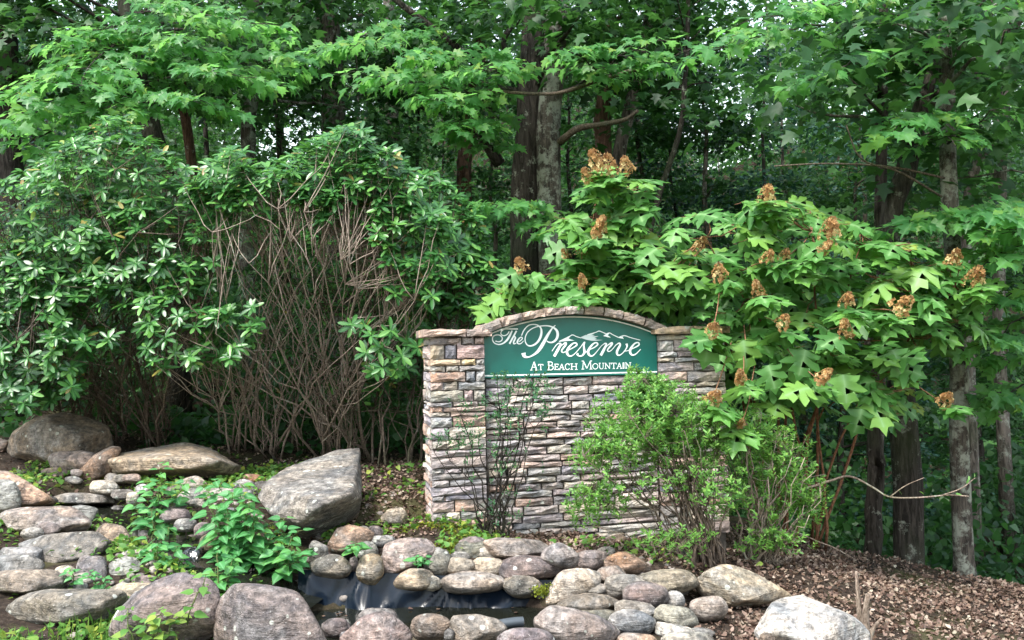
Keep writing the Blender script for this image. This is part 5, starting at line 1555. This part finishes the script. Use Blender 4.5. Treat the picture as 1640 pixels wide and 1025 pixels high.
boughs(mapA, [((215, 60, 10.8), (20, 160, 9.2), .9), ((230, 150, 10.8), (-30, 205, 9.0), .9), ((220, 40, 10.9), (90, 70, 9.6), .7), ((225, 100, 10.9), (400, 130, 9.3), .8), ((235, 160, 10.9), (340, 170, 9.0), .7),
              ((215, 20, 11), (430, 40, 9.6), .8), ((240, 130, 10.8), (160, 190, 9.2), .7), ((200, 60, 10.8), (120, 140, 8.9), .8), ((215, 60, 11), (330, 80, 9.4), .7), ((240, 220, 11), (60, 300, 9.8), .6), ((230, 140, 11), (480, 90, 10), .7), ((60, 330, 10.5), (10, 440, 9.6), .55), ((100, 200, 10.5), (20, 250, 9.4), .6)], .165)
boughs(bigT, [((800, 160, 11.6), (560, 120, 9.6), .7), ((820, 110, 11.6), (640, 90, 9.8), .6), ((800, 180, 11.6), (690, 160, 9.6), .55), ((820, 190, 11.5), (720, 215, 9.9), .45), ((700, 60, 12), (560, 80, 10.2), .7), ((820, 130, 11.5), (770, 110, 9.6), .5),
              ((890, 150, 11), (1080, 100, 9.6), .45), ((920, 140, 10.8), (1060, 60, 9.4), .5), ((960, 120, 10.4), (900, 80, 9.3), .4), ((800, 250, 11.6), (740, 200, 10), .4), ((640, 40, 11.8), (470, 100, 10.5), .6), ((840, 340, 11.4), (790, 335, 9.4), .5), ((890, 340, 11.4), (880, 380, 9.6), .4)], .155)
boughs(mapR, [((1490, 20, 8.8), (1080, 90, 7.9), .5), ((1490, -10, 8.8), (1180, 40, 7.9), .55), ((1505, 80, 8.6), (1290, 130, 7.7), .55),
              ((1518, 180, 8.5), (1420, 220, 7.5), .35), ((1518, 230, 8.5), (1600, 180, 7.5), .35), ((1520, 220, 8.4), (1530, 235, 7.5), .35), ((1530, -10, 8.6), (1620, 20, 7.8), .5), ((1500, -20, 8.8), (1340, 10, 7.9), .6)], .16, dense=.6)
mapS = tree('young maple filling the space beyond the hydrangea at the photo edge', [(1690, 200), (1680, 400), (1670, 600), (1660, 900)], 8.6, 16, 8, M['bark'], 8, 1.4, ztop=6)
boughs(mapS, [((1685, 330, 8.5), (1400, 370, 7.9), .5), ((1685, 350, 8.5), (1540, 360, 7.5), .5), ((1685, 380, 8.5), (1570, 430, 7.6), .5), ((1685, 440, 8.5), (1580, 500, 7.7), .5), ((1680, 500, 8.5), (1570, 560, 7.8), .45), ((1690, 360, 8.5), (1630, 380, 7.3), .5), ((1680, 560, 8.5), (1610, 590, 8.0), .4), ((1680, 620, 8.6), (1570, 640, 8.2), .5), ((1680, 640, 8.6), (1600, 665, 8.1), .45)], .165)

# -- the rest of the wood: understory trees and saplings, each a thing
USED = {}
k = 0
names_ = ['slim understory tree', 'leafy sapling', 'dark hemlock-like tree', 'bushy young tree']
SPOTS = [(-60, 14), (60, 16), (130, 15), (190, 20), (330, 17), (360, 21), (450, 18), (480, 16.5), (560, 19), (600, 15), (660, 16), (700, 22), (790, 17), (920, 17), (940, 20), (1010, 18), (1070, 15), (1120, 16), (1150, 14),
         (1190, 19), (1230, 14.5), (1280, 16.5), (1320, 14), (1350, 20), (1390, 15), (1440, 17), (1560, 15), (1590, 20), (1640, 15), (1700, 17), (-90, 18), (860, 24), (640, 27), (1100, 26), (300, 26), (1400, 27), (80, 24), (500, 30), (760, 30), (950, 29), (180, 31), (1250, 31), (1530, 28), (-20, 30), (1650, 30)]
REFS = [(8, 'the thick cut-off trunk'), (238, 'the leaning maple'), (400, 'the slim patchy trunk'), (530, 'the straight pale trunk'), (640, 'the thin grey trunk'), (745, 'the slender brown trunk'), (850, 'the double trunk'), (968, 'the reddish straight trunk'),
        (1090, 'the curved dark sapling'), (1190, 'the hydrangea top'), (1320, 'the widest part of the hydrangea'), (1430, 'the split-based trunk'), (1520, 'the pale straight trunk'), (1600, 'the thin forked trunk'), (1690, 'the young edge maple')]
for (px, d) in SPOTS:
    x, y, _ = P(px, 500, d)
    zb = gz(x, y)
    hem = (px in (60, 130, -60, 1120, 1230, 1320))
    H = random.uniform(5.5, 9.5) + max(0, -zb) * .8
    low = .12 if d < 14.5 else .2
    b = np.array([x, y, zb])
    zone = 0 if px < 280 else 1 if px < 700 else 2 if px < 1000 else 3 if px < 1420 else 4
    kind = 2 if hem else (k % 2 if H > 7 else 3)
    far_ = 'farthest off' if d > 25 else 'far off' if d > 18.5 else 'halfway back' if d > 14.5 else 'close behind'
    ref = min(REFS, key=lambda r_: abs(r_[0] - px))[1]
    th = empty('understory_tree', b, f'{names_[kind]} {far_} in the wood behind {ref}', 'tree', 'smaller trees deeper in the wood')
    lean = np.array([random.uniform(-.6, .6), random.uniform(-.5, .5), 0])
    c = bez(b - UP * .1, b + UP * H + lean, 0, 9, .05)
    mb = MB(); mb.tube(c, np.linspace(.035 + .01 * H * random.uniform(.3, .9), .01, 9), 7)
    cs, rs = [], []
    nl = int(H * 6.5)
    m2 = mb
    for q in range(nl):
        f_ = low + (1 - low) * random.random()
        q0 = c[min(8, int(f_ * 8))]
        a_ = random.uniform(0, 6.28)
        rr = (1.35 if not hem else 1.1) * (1.15 - .75 * f_) * random.uniform(.3, 1.1) + .2
        e = q0 + np.array([math.cos(a_) * rr, math.sin(a_) * rr, random.uniform(-.25, .35)])
        if q < 22:
            m2.tube(bez(q0, e, .08, 5, .03), np.linspace(.014, .004, 5), 4)
        cs.append(e); rs.append(random.uniform(.35, .75))
    mb.build('trunk', M['bark_dark'] if k % 3 else M['bark'], th, b)
    p_, d_, n_, s_ = layered_leaves(np.array(cs), np.array(rs), 85 if not hem else 110, .105 if not hem else .075, .25)
    merged('crown', QUAD if hem else LOBED, p_, frames(d_, n_), s_, rng.random(len(p_)), M['hemlock' if hem else 'forest'], th, b)
    USED[th['label']] = USED.get(th['label'], 0) + 1
    if USED[th['label']] > 1:
        th['label'] = th['label'].replace(' in the wood behind ', ' and leaning more, seen past ')
    k += 1

# -- the far wood that reads as one mass
def far_wood():
    n = 240000
    px = rng.uniform(-500, 2140, n)
    d = 24 + 38 * rng.random(n) ** .8
    py0 = np.where(rng.random(n) < .36, rng.uniform(-280, 160, n), rng.uniform(60, 720, n))
    cl = rng.random(n)
    pos = np.stack([P(px[i], py0[i], d[i]) for i in range(n)])
    h = np.sin(pos[:, 0] * .9 + 1.7 * np.sin(pos[:, 1] * .35)) + np.sin(pos[:, 2] * 1.3 + pos[:, 0] * .4) + rng.normal(0, .8, n)
    keep = h > -.75
    pos = pos[keep]
    z_ = ground(pos[:, 0], pos[:, 1])
    pos = pos[pos[:, 2] > z_ - .3]
    m_ = len(pos)
    d_ = rng.normal(0, 1, (m_, 3)) + np.array([0, 0, -.5])
    n_ = np.array([0, -.2, 1.0]) + rng.normal(0, .5, (m_, 3))
    o = merged('distant_woods', LOBED, pos, frames(d_, n_), rng.uniform(.18, .36, m_), rng.random(m_), M['forest'])
far_wood()

# undergrowth: low dark brush on the wood's floor and the ravine
def undergrowth():
    n = 70000
    px = rng.uniform(-200, 1840, n); d = rng.uniform(9.8, 24, n)
    pos = np.stack([P(px[i], 600, d[i]) for i in range(n)])
    g = ground(pos[:, 0], pos[:, 1])
    hgt = 1.3 * (.5 + .5 * np.sin(pos[:, 0] * 1.7 + np.sin(pos[:, 1] * 1.1) * 2)) + .25
    pos[:, 2] = g + hgt * rng.random(n)
    ok = ~((np.abs(pos[:, 0] - .7) < 2.0) & (pos[:, 1] < 9.0)) & ~((pos[:, 0] > 1.8) & (pos[:, 1] < 10.2))
    pos = pos[ok]; m_ = len(pos)
    d_ = rng.normal(0, 1, (m_, 3)); n_ = np.array([0, -.3, 1.0]) + rng.normal(0, .45, (m_, 3))
    merged('undergrowth', QUAD, pos, frames(d_, n_), rng.uniform(.07, .16, m_), rng.random(m_) * .8, M['forest'])
undergrowth()
def hillside():
    n = 60000
    px = rng.uniform(-300, 1940, n); d = rng.uniform(22, 66, n)
    pos = np.stack([P(px[i], 600, d[i]) for i in range(n)])
    pos[:, 2] = ground(pos[:, 0], pos[:, 1]) + rng.uniform(.0, 1.8, n)
    merged('hillside_undergrowth', QUAD, pos, frames(rng.normal(0, 1, (n, 3)), np.array([0, -.5, .8]) + rng.normal(0, .5, (n, 3))), rng.uniform(.18, .42, n), rng.random(n), M['forest'])
hillside()

# ------------------------------------------------------------------ litter, weeds, moss, small stuff on the ground
LIT = [(np.array([(0, 0, 0), (.3, .3, .14), (.22, .75, .1), (0, 1, .22), (-.22, .75, .12), (-.3, .3, .1), (0, .5, -.02)], float), [(0, 1, 6), (1, 2, 6), (2, 3, 6), (3, 4, 6), (4, 5, 6), (5, 0, 6)], np.zeros(7)),
       (np.array([(0, 0, .1), (.4, .25, .02), (.18, .5, .12), (.34, .8, .0), (0, 1, .16), (-.3, .6, .02), (-.36, .25, .14), (0, .5, .03)], float), [(0, 1, 7), (1, 2, 7), (2, 3, 7), (3, 4, 7), (4, 5, 7), (5, 6, 7), (6, 0, 7)], np.zeros(8))]
def scatter(n, x0, x1, y0, y1, dens=None):
    x, y = rng.uniform(x0, x1, n), rng.uniform(y0, y1, n)
    if dens is not None:
        k = rng.random(n) < dens(x, y)
        x, y = x[k], y[k]
    return np.stack([x, y, ground(x, y)], 1)
def flat_leaves(name, kinds, pos, s0, s1, mat, lift=.012, tilt=.35, rnd=None):
    n = len(pos)
    a_ = rng.random(n) * 6.283
    d_ = np.stack([np.cos(a_), np.sin(a_), rng.normal(0, tilt, n)], 1)
    n_ = np.array([0, 0, 1.0]) + rng.normal(0, tilt, (n, 3))
    q = pos + np.array([0, 0, 1.0]) * (rng.random(n) * lift + .004)[:, None]
    return merged(name, kinds, q, frames(d_, n_), rng.uniform(s0, s1, n), rng.random(n) if rnd is None else rnd, mat)
def patchy(x, y):
    return np.clip(.5 + .9 * np.sin(x * 4.1 + 2 * np.sin(y * 3.3)) * np.cos(y * 5.2 + x), 0, 1)
lit = np.concatenate([scatter(44000, 1.0, 5.6, 4.6, 9.2, lambda x, y: np.clip((x - 1.0) * 1.4, .2, 1) * (.35 + .65 * patchy(x * .6, y * .6))), scatter(3500, -.2, 1.6, 6.55, 7.6), scatter(3500, -1.9, -.6, 6.9, 9.2), scatter(5000, -6, 1.5, 7.8, 11)])
flat_leaves('leaf_litter', LIT, lit, .016, .050, M['litter'], .025, .5)
weeds = np.concatenate([scatter(4200, -3.6, -1.5, 4.5, 5.7, patchy), scatter(11000, -4.8, -1.7, 5.3, 8.9, patchy), scatter(900, -3.2, -.4, 7.6, 9.0, patchy), scatter(1600, -1.5, .1, 6.6, 7.25, patchy), scatter(700, 1.0, 3.6, 4.7, 6.2, lambda x, y: patchy(x, y) * .7), scatter(420, .3, 1.6, 6.55, 7.2, patchy), scatter(500, -3.8, -2.2, 7.9, 9.6, patchy), scatter(420, 1.4, 4.5, 5.4, 7.6, patchy)])
fl = np.stack([rng.uniform(-1.5, .2, 26), rng.uniform(5.5, 6.25, 26), np.full(26, WATER_Z + .003)], 1)
flat_leaves('floating_leaves', LIT, fl, .02, .05, M['litter'], .002, .05)
weeds = weeds[weeds[:, 2] > WATER_Z + .05]
flat_leaves('ground_cover', LEAF['ovate'], weeds, .025, .065, M['weed'], .07, .5)
mo = np.concatenate([scatter(5000, -1.1, .15, 6.6, 7.15, patchy), scatter(1500, -4.0, -2.6, 7.4, 8.4, patchy)])
flat_leaves('moss', QUAD, mo, .012, .03, M['moss'], .02, .8)
gt = scatter(1500, -3.4, -1.7, 4.5, 5.4, patchy)
GB = [(np.array([(-.03, 0, 0), (.03, 0, 0), (.02, .5, .0), (0, 1, .1)], float), [(0, 1, 2, 3)], np.zeros(4))]
d_ = rng.normal(0, .35, (len(gt), 3)) + UP
merged('grass', GB, gt, frames(d_, rng.normal(0, 1, (len(gt), 3))), rng.uniform(.05, .16, len(gt)), rng.random(len(gt)), M['weed'])
# moss tuft on the stone at the pond end
c = P(871, 945, 6.02)
n = 420
o_ = rng.normal(0, 1, (n, 3)) * np.array([.035, .025, .022])
merged_o = merged('moss_tuft', QUAD, c + o_, frames(rng.normal(0, 1, (n, 3)) + np.array([0, -.4, -.5]), rng.normal(0, .5, (n, 3)) + UP), rng.uniform(.010, .022, n), rng.random(n) * .7, M['moss'])
# pebbles filling the gaps between stones
pv, pf = ico(1)
peb = np.concatenate([scatter(260, -2.9, -1.0, 5.0, 8.0), scatter(160, -.9, 1.6, 5.0, 5.9), scatter(160, -1.4, 1.2, 6.25, 6.7)])
peb = peb[peb[:, 2] > WATER_Z + .05]
PE = [(pv * np.array([1, .75, .6]), [tuple(f) for f in pf], np.zeros(len(pv)))]
pm = plain('pebble_grey', (.22, .19, .17), .8, .3, .5, 9, .4)
n = len(peb)
merged('pebbles', PE, peb, frames(rng.normal(0, 1, (n, 3)) * np.array([1, 1, .2]), UP + rng.normal(0, .2, (n, 3))), rng.uniform(.02, .055, n), rng.random(n), pm)

# bare branch that reaches out over the dark slope, and the dead stump in front
b = P(1262, 800, 7.4)
th = empty('bare_branch', b, 'long bare pale branch reaching out over the leaf litter', 'branch')
mb = MB()
mb.tube(poly_interp(np.array([P(1262, 792, 7.4), P(1330, 770, 7.35), P(1362, 763, 7.3), P(1400, 782, 7.25), P(1425, 796, 7.2), P(1470, 797, 7.2), P(1520, 793, 7.15), P(1552, 795, 7.1)]), 26), np.linspace(.011, .005, 26), 6)
mb.tube(poly_interp(np.array([P(1425, 796, 7.2), P(1450, 778, 7.2), P(1480, 765, 7.2)]), 8), np.linspace(.006, .003, 8), 5)
mb.tube(poly_interp(np.array([P(1510, 793, 7.15), P(1540, 782, 7.1), P(1562, 765, 7.1)]), 8), np.linspace(.006, .003, 8), 5)
mb.build('branch', M['twig'], th, b)
bag = Bag()
for x, y in ((1445, 793), (1480, 792), (1548, 775), (1552, 770), (1560, 764), (1558, 790), (1530, 790)):
    bag.add(P(x, y, 7.12), unit(rv() + UP * .4), unit(rv(.4) + UP), .05)
leaves(th, 'small', M['azalea'], *bag.arrays())
b = hit(1385, 1020)
b = P(1386, 1030, 5.35); b[2] = gz(b[0], b[1])
mb = MB()
mb.tube(poly_interp(np.array([P(1384, 1035, 5.35), P(1377, 990, 5.35), P(1374, 950, 5.35), P(1371, 915, 5.35)]), 10), np.linspace(.022, .009, 10), 7, .1)
mb.tube(poly_interp(np.array([P(1388, 1035, 5.33), P(1386, 990, 5.33), P(1390, 952, 5.3)]), 8), np.linspace(.030, .014, 8), 7, .15)
mb.tube(poly_interp(np.array([P(1390, 1030, 5.33), P(1400, 1005, 5.33), P(1412, 990, 5.3)]), 8), np.linspace(.018, .008, 8), 6, .1)
setp(mb.build('dead_stump', M['twig'], None, b), 'small dead stump with broken upright stalks beside the white-grey boulder', 'stump')
mb = MB()
mb.tube(bez(P(1265, 848, 7.6), P(1372, 897, 7.8), .02, 6, .005), [.006] * 6, 5)
setp(mb.build('fallen_stick', M['twig'], None, P(1320, 872, 7.7)), 'straight thin stick lying at the edge of the dark wood', 'stick')
